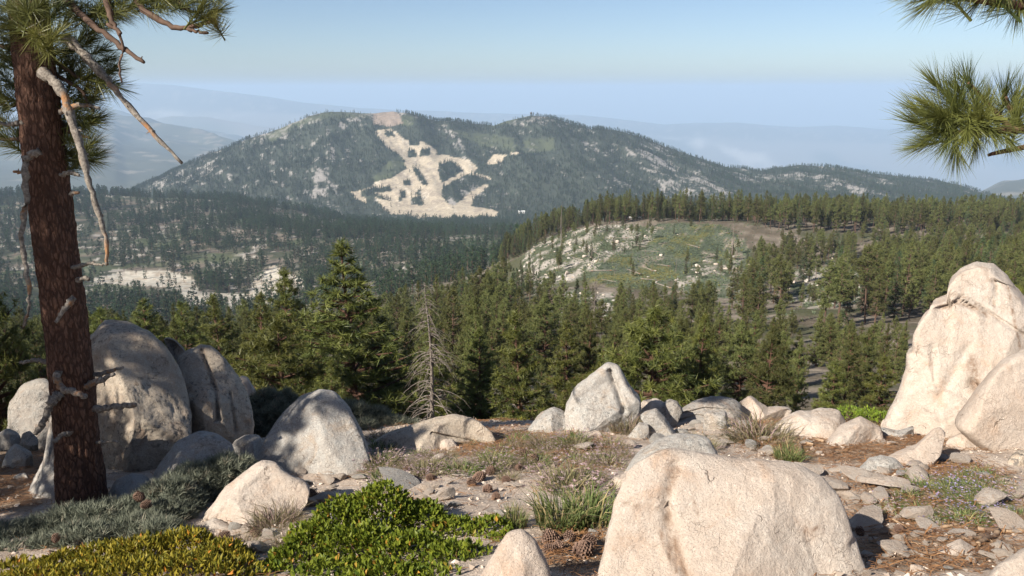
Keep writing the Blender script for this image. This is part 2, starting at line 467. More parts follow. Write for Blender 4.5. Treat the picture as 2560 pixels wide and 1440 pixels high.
def base_z(x, y):
    x = np.asarray(x, float).ravel(); y = np.asarray(y, float).ravel()
    out = np.empty(len(x))
    for s in range(0, len(x), 60000):
        xs, ys = x[s:s + 60000], y[s:s + 60000]
        a = np.clip(xs / np.maximum(ys, 0.5), -1.3, 1.3)
        Z = np.stack([np.interp(a, l[0], l[1]) for l in LK], 1)
        h = np.diff(LY); d = np.diff(Z, axis=1) / h
        m = np.empty_like(Z)
        m[:, 0] = d[:, 0]; m[:, -1] = d[:, -1]
        d0, d1 = d[:, :-1], d[:, 1:]
        w1 = 2 * h[1:] + h[:-1]; w2 = h[1:] + 2 * h[:-1]
        with np.errstate(divide='ignore', invalid='ignore'):
            hm = (w1 + w2) / (w1 / d0 + w2 / d1)
        m[:, 1:-1] = np.where(d0 * d1 > 0, hm, 0)
        i = np.clip(np.searchsorted(LY, ys, side='right') - 1, 0, len(LY) - 2)
        k = np.arange(len(ys))
        t = np.clip((ys - LY[i]) / h[i], 0, 1)
        z0, z1, m0, m1, hh = Z[k, i], Z[k, i + 1], m[k, i], m[k, i + 1], h[i]
        out[s:s + 60000] = (2 * t**3 - 3 * t**2 + 1) * z0 + (t**3 - 2 * t**2 + t) * hh * m0 + (-2 * t**3 + 3 * t**2) * z1 + (t**3 - t**2) * hh * m1
    return out

def ground_z(x, y):
    x = np.asarray(x, float); shp = x.shape
    x = x.ravel(); y = np.asarray(y, float).ravel()
    z = base_z(x, y)
    near = 1 - sstep(9, 13, y)
    z += near * (-0.065 * np.maximum(0, -x - 0.5) * sstep(2, 5, y))
    z += near * (0.05 * fbm(x * 1.1, y * 1.1, 3, 5) + 0.018 * fbm(x * 5, y * 5, 3, 8))
    z += 0.5 * sstep(13, 30, y) * (1 - sstep(500, 700, y)) * fbm(x / 9, y / 9, 3, 11)
    z += 2.0 * sstep(80, 200, y) * (1 - sstep(4200, 5000, y)) * fbm(x / 45, y / 45, 3, 12)
    z += 7.0 * sstep(700, 1100, y) * (1 - sstep(4200, 5000, y)) * fbm(x / 170, y / 170, 3, 13)
    mt = sstep(2650, 2950, y) * (1 - sstep(3600, 3900, y))
    z += mt * (42.0 * (0.35 - np.abs(fbm((x + 0.25 * y) / 330, y / 1300, 3, 21))) + 20 * fbm((x + 0.3 * y) / 110, y / 420, 4, 22))
    z += sstep(5000, 6500, y) * (1 - sstep(21000, 23500, y)) * (380 * (0.35 - np.abs(fbm((x + .4 * y) / 2200, y / 4600, 4, 31))) * sstep(8500, 11000, y) * (1 - sstep(13600, 14500, y)) + 40 * fbm(x / 500, y / 500, 4, 32))
    z += sstep(26500, 28500, y) * 140 * fbm(x / 2400, y / 2400, 4, 41) * (1 - sstep(30000, 31000, y) * 0.7)
    return z.reshape(shp)
def gz(x, y): return float(ground_z(np.array([x]), np.array([y]))[0])
def ground_hit(px, py, lo=2.0, hi=14.0):
    """where the sight line through a photo pixel meets the ground"""
    Ys = np.linspace(lo, hi, 400); d = ray(px, py)
    P = d[None] * (Ys / d[1])[:, None]
    below = P[:, 2] < ground_z(P[:, 0], P[:, 1])
    i = int(np.argmax(below)) if below.any() else len(Ys) - 1
    return np.array((P[i, 0], P[i, 1], gz(P[i, 0], P[i, 1])))

# --- what covers the far land, by place (regions traced as outlines on the land)
def zm(pts): return [(600 + a / 2.6667, 220 + b / 2.6667) for a, b in pts]
SKI = zm([(900, 285), (1010, 268), (1060, 310), (1110, 350), (1215, 355), (1290, 400), (1350, 440), (1420, 460), (1530, 480), (1585, 530), (1560, 560), (1480, 590), (1420, 620), (1350, 660), (1340, 720), (1390, 770), (1430, 780), (1540, 690), (1640, 635), (1655, 660), (1560, 730), (1540, 790), (1640, 800), (1720, 825), (1700, 865), (1600, 850), (1500, 885), (1440, 860), (1360, 885), (1280, 855), (1180, 868), (1100, 845), (1000, 840), (950, 800), (930, 770), (880, 700), (830, 690), (840, 770), (790, 745), (735, 695), (800, 680), (870, 660), (900, 630), (1010, 600), (1105, 540), (1095, 480), (1060, 440), (985, 400), (940, 350)])
SKI2 = zm([(1640, 505), (1690, 440), (1775, 450), (1745, 490), (1690, 510)])
SKI3 = zm([(1545, 560), (1600, 575), (1690, 605), (1670, 615), (1590, 590), (1540, 570)])
SKI4 = zm([(1795, 432), (1850, 425), (1870, 437), (1810, 445)])
BARE = zm([(885, 170), (960, 152), (1020, 148), (1065, 180), (1085, 240), (1000, 258), (890, 240)])
CLUMPS = [zm(p) for p in (
    [(1325, 510), (1400, 485), (1485, 548), (1430, 590), (1350, 632), (1328, 600)],
    [(1120, 415), (1165, 415), (1175, 460), (1125, 462)], [(1150, 545), (1180, 530), (1250, 645), (1215, 650)],
    [(1090, 620), (1130, 615), (1138, 650), (1095, 650)], [(800, 680), (1000, 655), (1020, 690), (900, 700), (1015, 755), (960, 750), (870, 715), (805, 730)],
    [(1135, 735), (1210, 720), (1225, 785), (1140, 780)], [(1070, 690), (1100, 680), (1100, 725), (1060, 770)], [(1180, 680), (1205, 680), (1205, 715), (1180, 715)],
    [(965, 285), (1020, 285), (1030, 325), (970, 320)], [(1195, 420), (1260, 400), (1270, 445), (1200, 460)], [(1310, 410), (1350, 430), (1345, 450), (1310, 445)], [(1120, 355), (1190, 350), (1200, 385), (1130, 380)])]
CHAP = [zm([(880, 600), (1000, 480), (1080, 455), (1095, 520), (1010, 590), (900, 640)]), zm([(140, 330), (420, 205), (620, 150), (860, 150), (890, 200), (600, 200), (420, 240), (200, 370)]), zm([(1060, 180), (1180, 200), (1130, 260), (1075, 250)]),
        zm([(1400, 280), (1800, 330), (1900, 420), (1700, 420), (1400, 300)]), zm([(1880, 340), (2100, 330), (2100, 420), (1900, 430)]), zm([(1650, 250), (1850, 200), (1850, 215), (1700, 265)])]
MEADOW = [(1440, 690), (1470, 610), (1590, 572), (1690, 555), (1800, 562), (1868, 600), (1872, 650), (1840, 672), (1760, 650), (1690, 700), (1600, 720), (1520, 715)]
MEADOW2 = [(1700, 700), (1800, 690), (1880, 690), (1900, 720), (1840, 750), (1720, 740)]
OUTCROP = [(1290, 700), (1325, 610), (1420, 575), (1560, 560), (1640, 575), (1610, 625), (1520, 640), (1470, 690), (1400, 710), (1330, 740)]
OUTCROP2 = [(1680, 700), (1760, 645), (1880, 655), (1880, 690), (1760, 695), (1700, 730)]
OUTCROP3 = [(1350, 750), (1430, 725), (1530, 735), (1560, 800), (1480, 830), (1380, 810)]
OUTCROP4 = [(1950, 660), (2080, 640), (2180, 680), (2150, 760), (2020, 770), (1940, 720)]
CLEARING = [(1830, 770), (1960, 755), (2060, 770), (2050, 830), (1900, 840)]
ROADCUT = [(215, 705), (300, 680), (420, 675), (470, 690), (500, 730), (620, 735), (640, 690), (690, 665), (760, 700), (740, 760), (600, 775), (470, 760), (440, 720), (300, 712)]

def cover(x, y, z):
    """masks of what the land is covered with, by position"""
    px, py = project(np.stack([x, y, z], -1))
    jx = np.where(y > 2000, 2.2, 11) * fbm(x / 14, y / 30, 3, 51); jy = np.where(y > 2000, 1.6, 4) * fbm(x / 14 + 40, y / 30, 3, 52)
    qx, qy = px + jx, py + jy
    big = (y > 2450) & (y < 4300)
    m = {}
    m['ski'] = big & (in_poly(qx, qy, SKI) | in_poly(qx, qy, SKI2) | in_poly(qx, qy, SKI3) | in_poly(qx, qy, SKI4))
    for c in CLUMPS: m['ski'] &= ~in_poly(qx, qy, c)
    m['bare'] = big & in_poly(qx, qy, BARE)
    ch = np.zeros(len(x), bool)
    for c in CHAP: ch |= in_poly(px + 5 * jx, py + 3 * jy, c)
    m['chap'] = big & ch & ~m['ski']
    nr = (y > 180) & (y < 620)
    m['meadow'] = nr & (in_poly(qx, qy, MEADOW) | in_poly(qx, qy, MEADOW2))
    m['outcrop'] = nr & (in_poly(qx, qy, OUTCROP) | in_poly(qx, qy, OUTCROP2) | in_poly(qx, qy, OUTCROP3) | (in_poly(qx, qy, OUTCROP4) & (fbm(x / 16, y / 16, 2, 79) > -0.1)))
    m['clear'] = nr & in_poly(qx, qy, CLEARING)
    m['road'] = (y > 850) & (y < 1400) & in_poly(qx, qy, ROADCUT)
    return m, px, py

def mixc(c, k, col):
    k = np.asarray(k, float)[:, None]; return c * (1 - k) + np.asarray(col)[None] * k

def land_colour(x, y, z):
    m, px, py = cover(x, y, z)
    n1 = fbm(x / 7, y / 7, 4, 61); n2 = fbm(x / 30, y / 30, 4, 62); n3 = fbm(x / 130, y / 130, 4, 63)
    C = np.tile(np.array((0.150, 0.122, 0.092)), (len(x), 1))
    C = mixc(C, sstep(-0.1, 0.3, n1), (0.28, 0.235, 0.19))
    C = mixc(C, sstep(0.0, 0.2, n2) * 0.85, (0.075, 0.085, 0.040))
    # hills across the valley: dark brush, pale granite showing through
    far = sstep(650, 900, y)
    H = np.tile(np.array((0.060, 0.068, 0.042)), (len(x), 1))
    H = mixc(H, sstep(0.0, 0.25, n2), (0.20, 0.165, 0.13))
    H = mixc(H, sstep(0.2, 0.3, fbm(x / 16, y / 22, 4, 66) + 0.35 * n3 - 0.13), (0.46, 0.42, 0.37))
    H = mixc(H, sstep(0.15, 0.35, n3) * 0.75, (0.080, 0.105, 0.048))
    C = C * (1 - far[:, None]) + H * far[:, None]
    mt = sstep(2350, 2650, y)
    K = np.tile(np.array((0.042, 0.056, 0.042)), (len(x), 1))
    rk = fbm((x + 0.3 * y) / 22, y / 60, 5, 67, 0.75) + 0.55 * fbm((x + 0.3 * y) / 150, y / 420, 3, 68)
    K = mixc(K, sstep(0.23, 0.40, rk), (0.36, 0.335, 0.31))
    C = C * (1 - mt[:, None]) + K * mt[:, None]
    C = mixc(C, m['chap'] * (0.35 + 0.5 * sstep(-0.2, 0.3, n2)), (0.088, 0.105, 0.055))
    tr = np.abs(fbm(x / 45, y / 90, 3, 70))
    S = mixc(np.tile(np.array((0.54, 0.455, 0.34)), (len(x), 1)), sstep(-0.1, 0.35, n2 + 0.6 * n1), (0.40, 0.335, 0.26))
    S = mixc(S, 1 - sstep(0.0, 0.05, tr), (0.66, 0.58, 0.47))
    C = np.where(m['ski'][:, None], S, C)
    C = np.where(m['bare'][:, None], mixc(np.tile(np.array((0.34, 0.27, 0.22)), (len(x), 1)), sstep(0, .3, n2), (0.25, 0.20, 0.16)), C)
    G = mixc(np.tile(np.array((0.125, 0.145, 0.105)), (len(x), 1)), sstep(-0.05, 0.2, fbm(x / 9, y / 16, 4, 74)), (0.065, 0.085, 0.055))
    G = mixc(G, sstep(0.28, 0.36, fbm(x / 6, y / 10, 4, 78)), (0.36, 0.30, 0.24))
    G = mixc(G, sstep(0.25, 0.32, fbm(x / 12, y / 20, 3, 72)), (0.155, 0.150, 0.055))
    C = np.where(m['meadow'][:, None], G, C)
    O = mixc(np.tile(np.array((0.090, 0.105, 0.060)), (len(x), 1)), sstep(0.0, 0.15, fbm(x / 5, y / 8, 4, 73)), (0.46, 0.41, 0.355))
    C = np.where(m['outcrop'][:, None], O, C)
    C = np.where(m['road'][:, None], mixc(np.tile(np.array((0.62, 0.57, 0.48)), (len(x), 1)), sstep(0.1, 0.3, n1), (0.50, 0.42, 0.33)), C)
    # blue mountain and the plain beyond
    B = mixc(np.tile(np.array((0.085, 0.095, 0.070)), (len(x), 1)), sstep(0.15, 0.5, fbm(x / 220, y / 300, 5, 75)), (0.26, 0.23, 0.18))
    w = sstep(4600, 5600, y)[:, None]; C = C * (1 - w) + B * w
    D = mixc(np.tile(np.array((0.26, 0.235, 0.19)), (len(x), 1)), sstep(0.1, 0.45, fbm(x / 1500, y / 4000, 5, 76)), (0.62, 0.57, 0.50))
    D = mixc(D, sstep(0.1, 0.4, fbm(x / 2600, y / 5000, 4, 77)), (0.12, 0.125, 0.09))
    w = (sstep(20000, 21500, y) * (1 - sstep(27000, 28000, y)))[:, None]; C = C * (1 - w) + D * w
    return C

def _land(b):
    c = b.attr('land', 'Color')
    v = b.pos()
    f = b.noise(v, 1.2, 6, 0.65); g = b.noise(v, 0.11, 6, 0.7); k = b.noise(v, 0.02, 7, 0.75)
    c = b.mix(b.ramp(f, 0.3, 0.7, 0.30, 0), c, (0.05, 0.04, 0.03))
    c = b.mix(b.ramp(g, 0.35, 0.65, 0.35, 0), c, (0.07, 0.065, 0.045))
    h = b.math('ADD', b.math('MULTIPLY', k, 8.0), b.math('MULTIPLY', g, 2.0))
    return b.done(c, b.bump(h, 0.5, 1.0))
M['land'] = simple('forest_floor_and_granite', _land, 0.95, 0.05)

ZR = [0.0, 9.0]
def land_sheet(name, ylist, alist, skirt=False):
    A, Yg = np.meshgrid(alist, ylist)
    X = A * Yg
    Z = ground_z(X, Yg)
    n, m_ = X.shape
    V = np.stack([X, Yg, Z], -1).reshape(-1, 3)
    i, j = np.meshgrid(np.arange(n - 1), np.arange(m_ - 1), indexing='ij')
    a = i * m_ + j
    Q = np.stack([a, a + 1, a + m_ + 1, a + m_], -1).reshape(-1, 4)
    C = land_colour(V[:, 0], V[:, 1], V[:, 2])
    ZR[0] = min(ZR[0], Z.min()); ZR[1] = max(ZR[1], Z.max())
    o = obj(name, mesh_np(name, V, None, Q, True, [M['land']], None, {'land': C}))
    return tag(o, kind='structure')

def geo(a, b, ratio):
    n = int(math.log(b / a) / math.log(ratio)) + 2
    return np.geomspace(a, b, n)
AL = np.linspace(-0.98, 0.98, 560); AM = np.linspace(-0.98, 0.98, 900); AF = np.linspace(-0.98, 0.98, 500)
land_sheet('hillside', geo(10.0, 760.0, 1.022), AL)
land_sheet('valley_hills', geo(760.0, 2500.0, 1.010), AM)
land_sheet('mountain', np.concatenate([geo(2500.0, 4000.0, 1.0036), geo(4000, 4700, 1.02)[1:]]), AM)
land_sheet('far_mountains', geo(4700.0, 20000.0, 1.0105), AF)
land_sheet('plain', geo(20000.0, 60000.0, 1.015), AF)

# --- the knoll in front
def _knoll(b):
    v = b.pos()
    lit = b.attr('litter_amount')
    sand = b.mix(b.ramp(b.noise(v, 2.2, 6, 0.65), 0.3, 0.7), (0.42, 0.33, 0.26), (0.54, 0.45, 0.37))
    sand = b.mix(b.ramp(b.noise(v, 60, 3, 0.7), 0.5, 0.7, 0, 0.7), sand, (0.17, 0.125, 0.10))
    sand = b.mix(b.ramp(b.noise(v, 34, 2, 0.6), 0.58, 0.72, 0, 0.8), sand, (0.62, 0.54, 0.46))
    duff = b.mix(b.ramp(b.noise(v, 16, 6, 0.75), 0.3, 0.7), (0.18, 0.128, 0.09), (0.40, 0.30, 0.215))
    k = b.ramp(b.math('ADD', lit, b.math('MULTIPLY', b.math('SUBTRACT', b.noise(v, 5.5, 6, 0.7), 0.5), 1.2)), 0.3, 0.7)
    h = b.math('ADD', b.noise(v, 12, 8, 0.7), b.math('MULTIPLY', b.noise(v, 70, 4, 0.7), 0.4))
    return b.done(b.mix(k, sand, duff), b.bump(h, 0.8, 0.04))
M['knoll'] = simple('gravelly_soil', _knoll, 0.95, 0.08)

LITTER = [(2150, 1110, 300, 60), (1950, 1090, 120, 50), (1440, 1370, 110, 80), (2300, 1190, 230, 60), (2350, 1290, 280, 80), (2330, 1380, 300, 60), (60, 1150, 120, 120), (30, 1230, 110, 60), (1250, 1110, 200, 45), (1450, 1130, 110, 60)]
def litter_at(x, y, z):
    px, py = project(np.stack([x, y, z], -1))
    s = np.zeros(len(x))
    for cx, cy, rx, ry in LITTER:
        s = np.maximum(s, 1 - sstep(0.4, 1.25, np.hypot((px - cx) / rx, (py - cy) / ry)))
    s = np.maximum(s, 0.75 * sstep(8.6, 10, y))
    return s
nx, ny = 360, 330
gx, gy = np.meshgrid(np.linspace(-10.5, 10.5, nx), np.concatenate([np.linspace(-4, 2, 40), np.linspace(2, 11.2, ny - 40 + 1)[1:]]))
V = np.stack([gx, gy, ground_z(gx, gy)], -1).reshape(-1, 3)
V[:, 2] -= 0.35 * sstep(10.2, 11.2, V[:, 1])
i, j = np.meshgrid(np.arange(ny - 1), np.arange(nx - 1), indexing='ij'); a = i * nx + j
tag(obj('ground', mesh_np('ground', V, None, np.stack([a, a + 1, a + nx + 1, a + nx], -1).reshape(-1, 4), True, [M['knoll']], None, {'litter_amount': litter_at(V[:, 0], V[:, 1], V[:, 2])})), kind='structure')

# --- air: one even, pale volume round the camera and all the land
def haze():
    x0, x1, y0, y1, z0, z1 = -62000, 62000, -3000, 62000, ZR[0] - 1.0, ZR[1] + 25.0
    V = [(x, y, z) for z in (z0, z1) for y in (y0, y1) for x in (x0, x1)]
    Q = [(0, 2, 3, 1), (4, 5, 7, 6), (0, 1, 5, 4), (2, 6, 7, 3), (0, 4, 6, 2), (1, 3, 7, 5)]
    m = bpy.data.materials.new('pale_air'); m.use_nodes = True; t = m.node_tree; t.nodes.clear()
    out = t.nodes.new('ShaderNodeOutputMaterial'); pv = t.nodes.new('ShaderNodeVolumePrincipled')
    pv.inputs['Color'].default_value = (0.51, 0.67, 0.88, 1)
    pv.inputs['Density'].default_value = 1 / 16500.0
    pv.inputs['Anisotropy'].default_value = 0.0
    t.links.new(pv.outputs[0], out.inputs['Volume'])
    tag(obj('haze', mesh_np('haze', V, None, Q, False, [m])), kind='stuff')
haze()
# ------------------------------------------------------------------ boulders
def resample(polyg, n, smooth=1):
    """radius of a star-shaped outline at n even angles round its middle"""
    P = np.asarray(polyg, float)
    x, y = P[:, 0], P[:, 1]; x1, y1 = np.roll(x, -1), np.roll(y, -1)
    cr = x * y1 - x1 * y; A = cr.sum() / 2
    c = np.array((((x + x1) * cr).sum(), ((y + y1) * cr).sum())) / (6 * A)
    th = np.arange(n) * 2 * np.pi / n
    d = np.stack([np.cos(th), np.sin(th)], 1)
    r = np.zeros(n)
    for k in range(len(P)):
        a, b = P[k] - c, P[(k + 1) % len(P)] - c
        e = b - a
        den = d[:, 0] * e[1] - d[:, 1] * e[0]
        with np.errstate(divide='ignore', invalid='ignore'):
            t = (a[0] * e[1] - a[1] * e[0]) / den
            s = (a[0] * d[:, 1] - a[1] * d[:, 0]) / den
        ok = (np.abs(den) > 1e-12) & (t > 0) & (s >= -1e-6) & (s <= 1 + 1e-6)
        r = np.where(ok, np.maximum(r, t), r)
    r = np.where(r <= 0, np.median(r[r > 0]), r)
    for _ in range(smooth): r = (np.roll(r, 1) + 2 * r + np.roll(r, -1)) / 4
    return c, r

def boulder(name, outline, Y, depth, mat, label, seed=0, lean=0.25, p=0.62, q=0.85, res=1.0, rough=1.0, cuts=5, edit=None, ledge=None, hard=0.85, stains=(), cat='boulder', group=None, sink=True, smooth=2):
    """a solid rock: its outline as it stands at distance Y, given body front and back, broken facets and relief"""
    rng = np.random.default_rng(seed + 100)
    P = np.array([at(a, b, Y) for a, b in outline])
    n = int(96 * res); m = int(56 * res)
    c, r = resample(P[:, [0, 2]], n, smooth)
    C = np.array((c[0], Y, c[1]))
    size = float(r.mean())
    nb = np.array((C[0], C[1], 0.0)); nb /= np.linalg.norm(nb)            # away from the viewer
    ph = np.linspace(-np.pi / 2, np.pi / 2, m)
    th = np.arange(n) * 2 * np.pi / n
    rr = np.where(ph < 0, np.maximum(np.cos(ph), 0) ** p, np.maximum(np.cos(ph), 0) ** 1.05)      # boxy towards us, rounded behind
    dd = np.where(ph < 0, -np.abs(np.sin(ph)) ** q * depth, 0.8 * np.abs(np.sin(ph)) * depth)
    X = r[None] * np.cos(th)[None] * rr[:, None]; Z = r[None] * np.sin(th)[None] * rr[:, None]
    D = np.repeat(dd[:, None], n, 1)
    # broken facets on the near side: flatten what bulges past a few planes
    W = np.stack([X / size, D / depth, Z / size], -1)
    for k in range(cuts):
        nv = np.array((rng.normal(0, 0.55), -1.0, rng.normal(0.15, 0.5))); nv /= np.linalg.norm(nv)
        h = rng.uniform(0.52, 0.82); s = W @ nv
        ex = np.maximum(0, s - h)
        W = W - (ex * np.clip(-W[..., 1] * 2.0, 0, 1))[..., None] * nv * hard
    X, D, Z = W[..., 0] * size, W[..., 1] * depth, W[..., 2] * size
    D = D + lean * (Z - Z.max())
    V = np.stack([C[0] + X + nb[0] * D, C[1] + nb[1] * D, C[2] + Z], -1).reshape(-1, 3)
    # relief
    N = (V - C); N /= np.linalg.norm(N, axis=1)[:, None] + 1e-9
    off = Vector((seed * 3.1, seed * 1.7, seed * 0.9))
    disp = np.empty(len(V))
    if ledge is None: ledge = {'pale': 0.022, 'grey': 0.010, 'tan': 0.016, 'dark': 0.02}[mat]
    for i_, (v, nn) in enumerate(zip(V, N)):
        q_ = Vector(v) / size + off
        a1 = mnoise.fractal(q_ * 1.1, 0.8, 2.1, 4)
        a2 = mnoise.ridged_multi_fractal(q_ * 2.0, 0.9, 2.1, 4, 1.0, 2.0)
        disp[i_] = 0.036 * a1 - 0.030 * max(0.0, a2 - 1.1) + 0.016 * mnoise.fractal(q_ * 5.5, 0.7, 2.1, 4)
        w_ = q_ + 0.22 * mnoise.noise_vector(q_ * 2.3)
        disp[i_] += ledge * (mnoise.voronoi(w_ * 1.9)[1][0].x * 3.7 % 1.0 - 0.5 + 0.5 * (mnoise.voronoi(w_ * 4.5)[1][0].z * 5.3 % 1.0 - 0.5))
    V = V + N * (disp * size * rough)[:, None]
    if edit is not None: V = edit(V, C, size, nb)
    i, j = np.meshgrid(np.arange(m - 1), np.arange(n), indexing='ij')
    a = i * n + j; b = i * n + (j + 1) % n
    Q = np.stack([a, b, b + n, a + n], -1).reshape(-1, 4)
    org = np.array((C[0], C[1], gz(C[0], C[1])))
    st = np.zeros(len(V)); ppx, ppy = project(V)
    for pts, w in stains:
        pts = np.asarray(pts, float)
        for k in range(len(pts) - 1):
            a, b = pts[k], pts[k + 1]; e_ = b - a
            t = np.clip(((ppx - a[0]) * e_[0] + (ppy - a[1]) * e_[1]) / (e_ @ e_), 0, 1)
            st = np.maximum(st, np.exp(-(np.hypot(ppx - a[0] - t * e_[0], ppy - a[1] - t * e_[1]) / w) ** 2))
    me = mesh_np(name, V - org, None, Q, True, [M[mat]], None, {'stain': st})
    o = obj(name, me, None, org)
    return tag(o, label, cat, group)

def steps(lines, then):
    """broken ledges: below each traced line the face is set back, deepest at the line"""
    def f(V, C, size, nb):
        px, py = project(V); front = ((V - C) @ nb) < 0.2 * size
        for pts, dp, ln in lines:
            pts = np.asarray(pts, float)
            s = py - np.interp(px, pts[:, 0], pts[:, 1])
            e = sstep(pts[0, 0] - 6, pts[0, 0] + 14, px) * (1 - sstep(pts[-1, 0] - 14, pts[-1, 0] + 6, px))
            V = V + nb[None] * (dp * np.where(s > 0, np.exp(-s / ln), 0) * e * front)[:, None]
        return then(V, C, size, nb)
    return f

def grooves(lines, Y_of, width=0.02, deep=0.04):
    """cut grooves along lines traced on the near face"""
    def f(V, C, size, nb):
        px, py = project(V)
        front = ((V - C) @ nb) < 0.35 * size
        for pts, w, dp in lines:
            pts = np.asarray(pts, float); best = np.full(len(V), 1e9)
            for k in range(len(pts) - 1):
                a, b = pts[k], pts[k + 1]; e = b - a
                t = np.clip(((px - a[0]) * e[0] + (py - a[1]) * e[1]) / (e @ e), 0, 1)
                best = np.minimum(best, np.hypot(px - a[0] - t * e[0], py - a[1] - t * e[1]))
            V = V + nb[None] * (dp * np.exp(-(best / w) ** 2) * front)[:, None]
        return V
    return f

B = boulder
B('boulder', [(215, 1245), (208, 1080), (212, 900), (222, 845), (262, 803), (320, 808), (380, 830), (420, 870), (455, 930), (466, 1000), (462, 1060), (445, 1120), (410, 1190), (330, 1245)], 7.7, 0.85, 'tan',
  'huge rounded grey-brown boulder behind the pine trunk, split from its neighbour by a dark crack', 1, 0.28, 0.5, 0.9, 1.5, 1.0, 6)
B('boulder', [(436, 1000), (436, 945), (450, 890), (500, 862), (530, 868), (560, 895), (595, 935), (622, 985), (632, 1035), (625, 1085), (580, 1115), (520, 1115), (440, 1105), (436, 1050)], 8.0, 0.75, 'tan',
  'rounded brown boulder just past the dark crack, beside the huge boulder', 2, 0.22, 0.5, 0.9, 1.4, 1.0, 6, grooves([([(500, 868), (520, 920), (540, 980), (545, 1050)], 5, 0.09), ([(575, 985), (590, 1080)], 4, 0.05)], 8))
B('boulder', [(398, 845), (430, 846), (455, 868), (480, 905), (505, 960), (500, 1010), (470, 960), (440, 895), (415, 868)], 8.15, 0.35, 'dark',
  'narrow wedge of rock caught in the crack between the two split boulders', 3, 0.1, 0.6, 0.9, 0.8)
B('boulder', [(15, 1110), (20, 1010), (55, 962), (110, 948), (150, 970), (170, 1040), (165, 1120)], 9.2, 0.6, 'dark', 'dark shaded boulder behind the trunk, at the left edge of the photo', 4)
B('boulder', [(28, 1310), (60, 1222), (108, 1140), (118, 1075), (140, 1010), (190, 1010), (225, 1150), (215, 1300), (100, 1318)], 6.3, 0.5, 'grey', 'pale upright slab leaning behind the foot of the pine trunk', 5, 0.3, 0.5, 0.9, 1.1)
B('boulder', [(350, 1245), (392, 1162), (440, 1106), (500, 1083), (548, 1090), (582, 1112), (596, 1160), (570, 1240), (440, 1260)], 6.2, 0.45, 'grey', 'smooth pale round boulder half covered by the grey shrub', 6, 0.35, 0.5, 0.9, 1.1, 0.7, 2)
B('boulder', [(250, 1265), (285, 1208), (330, 1190), (372, 1196), (400, 1250), (330, 1275)], 6.0, 0.3, 'grey', 'low grey boulder between the pine foot and the round boulder', 7, 0.3, 0.6, 0.9, 0.7, 0.8, 2)
B('boulder', [(570, 1150), (582, 1108), (612, 1094), (650, 1092), (668, 1120), (660, 1160)], 7.2, 0.3, 'grey', 'small grey boulder squeezed between the round and the dappled boulder', 8, 0.3, 0.6, 0.9, 0.7, 0.8, 2)
B('boulder', [(636, 1175), (640, 1125), (662, 1078), (702, 1030), (752, 990), (800, 976), (840, 982), (872, 1012), (902, 1062), (930, 1128), (940, 1165), (900, 1190), (800, 1205), (700, 1200)], 6.7, 0.5, 'grey',
  'large dome-shaped speckled boulder with dappled shade on its face', 9, 0.45, 0.5, 0.9, 1.5, 0.55, 3)
B('boulder', [(480, 1325), (492, 1285), (560, 1216), (602, 1190), (652, 1160), (690, 1160), (728, 1186), (775, 1203), (765, 1225), (700, 1258), (640, 1300), (560, 1330)], 5.1, 0.34, 'pale', 'smooth cream boulder with a pointed end in front of the dappled boulder', 10, 0.5, 0.5, 0.85, 1.1, 0.7, 4, smooth=1)
B('boulder', [(480, 1345), (500, 1312), (540, 1300), (590, 1320), (600, 1345)], 4.8, 0.14, 'pale', 'small pale rock under the left end of the cream boulder', 11, 0.3, 0.6, 0.8, 0.6)
B('boulder', [(600, 1335), (640, 1295), (690, 1270), (705, 1285), (660, 1325)], 4.9, 0.12, 'pale', 'narrow pale slab below the pointed end of the cream boulder', 12, 0.4, 0.6, 0.8, 0.6)
B('boulder', [(915, 1160), (920, 1105), (962, 1082), (1022, 1066), (1090, 1049), (1140, 1040), (1192, 1050), (1230, 1074), (1245, 1098), (1200, 1130), (1120, 1145), (1000, 1160)], 7.3, 0.4, 'tan', 'long low brown boulder crossed by a band of sunlight', 13, 0.5, 0.5, 0.85, 1.3, 0.9, 4, grooves([([(1080, 1085), (1140, 1098), (1190, 1108)], 4, 0.05)], 7))
B('rock', [(1094, 1145), (1100, 1105), (1112, 1098), (1132, 1099), (1150, 1120), (1152, 1142)], 7.05, 0.12, 'pale', 'upright pale stone leaning against the long low boulder', 14, 0.2, 0.6, 0.8, 0.6, cat='rock')
B('boulder', [(1300, 1125), (1318, 1072), (1350, 1036), (1385, 1020), (1415, 1032), (1425, 1120)], 7.9, 0.35, 'grey', 'rounded grey lobe at the left foot of the pointed boulder', 15, 0.3, 0.5, 0.9, 0.9)
B('boulder', [(1400, 1130), (1408, 1030), (1418, 995), (1440, 960), (1490, 926), (1520, 906), (1548, 914), (1575, 958), (1602, 985), (1600, 1012), (1575, 1050), (1545, 1105), (1480, 1135)], 8.1, 0.5, 'grey', 'tall pointed speckled boulder in front of the pines', 16, 0.3, 0.48, 0.9, 1.4, 0.8, 5, grooves([([(1525, 930), (1545, 985), (1560, 1030)], 6, 0.10)], 8), smooth=1)
B('rock', [(1372, 1128), (1398, 1096), (1450, 1086), (1500, 1077), (1512, 1096), (1482, 1130), (1420, 1138)], 7.3, 0.18, 'pale', 'flat cream block lying before the pointed boulder', 17, 0.5, 0.4, 0.7, 0.8, cat='rock', smooth=1)
B('rock', [(1598, 1045), (1602, 1003), (1640, 998), (1668, 1010), (1690, 1045)], 8.9, 0.22, 'pale', 'pale rock at the right foot of the pointed boulder', 18, 0.3, 0.5, 0.8, 0.7, cat='rock')
B('rock', [(1640, 1055), (1652, 1010), (1672, 998), (1692, 1003), (1708, 1020), (1690, 1058)], 8.6, 0.16, 'dark', 'cleft grey rock behind the tilted block', 19, 0.3, 0.5, 0.8, 0.7, cat='rock')
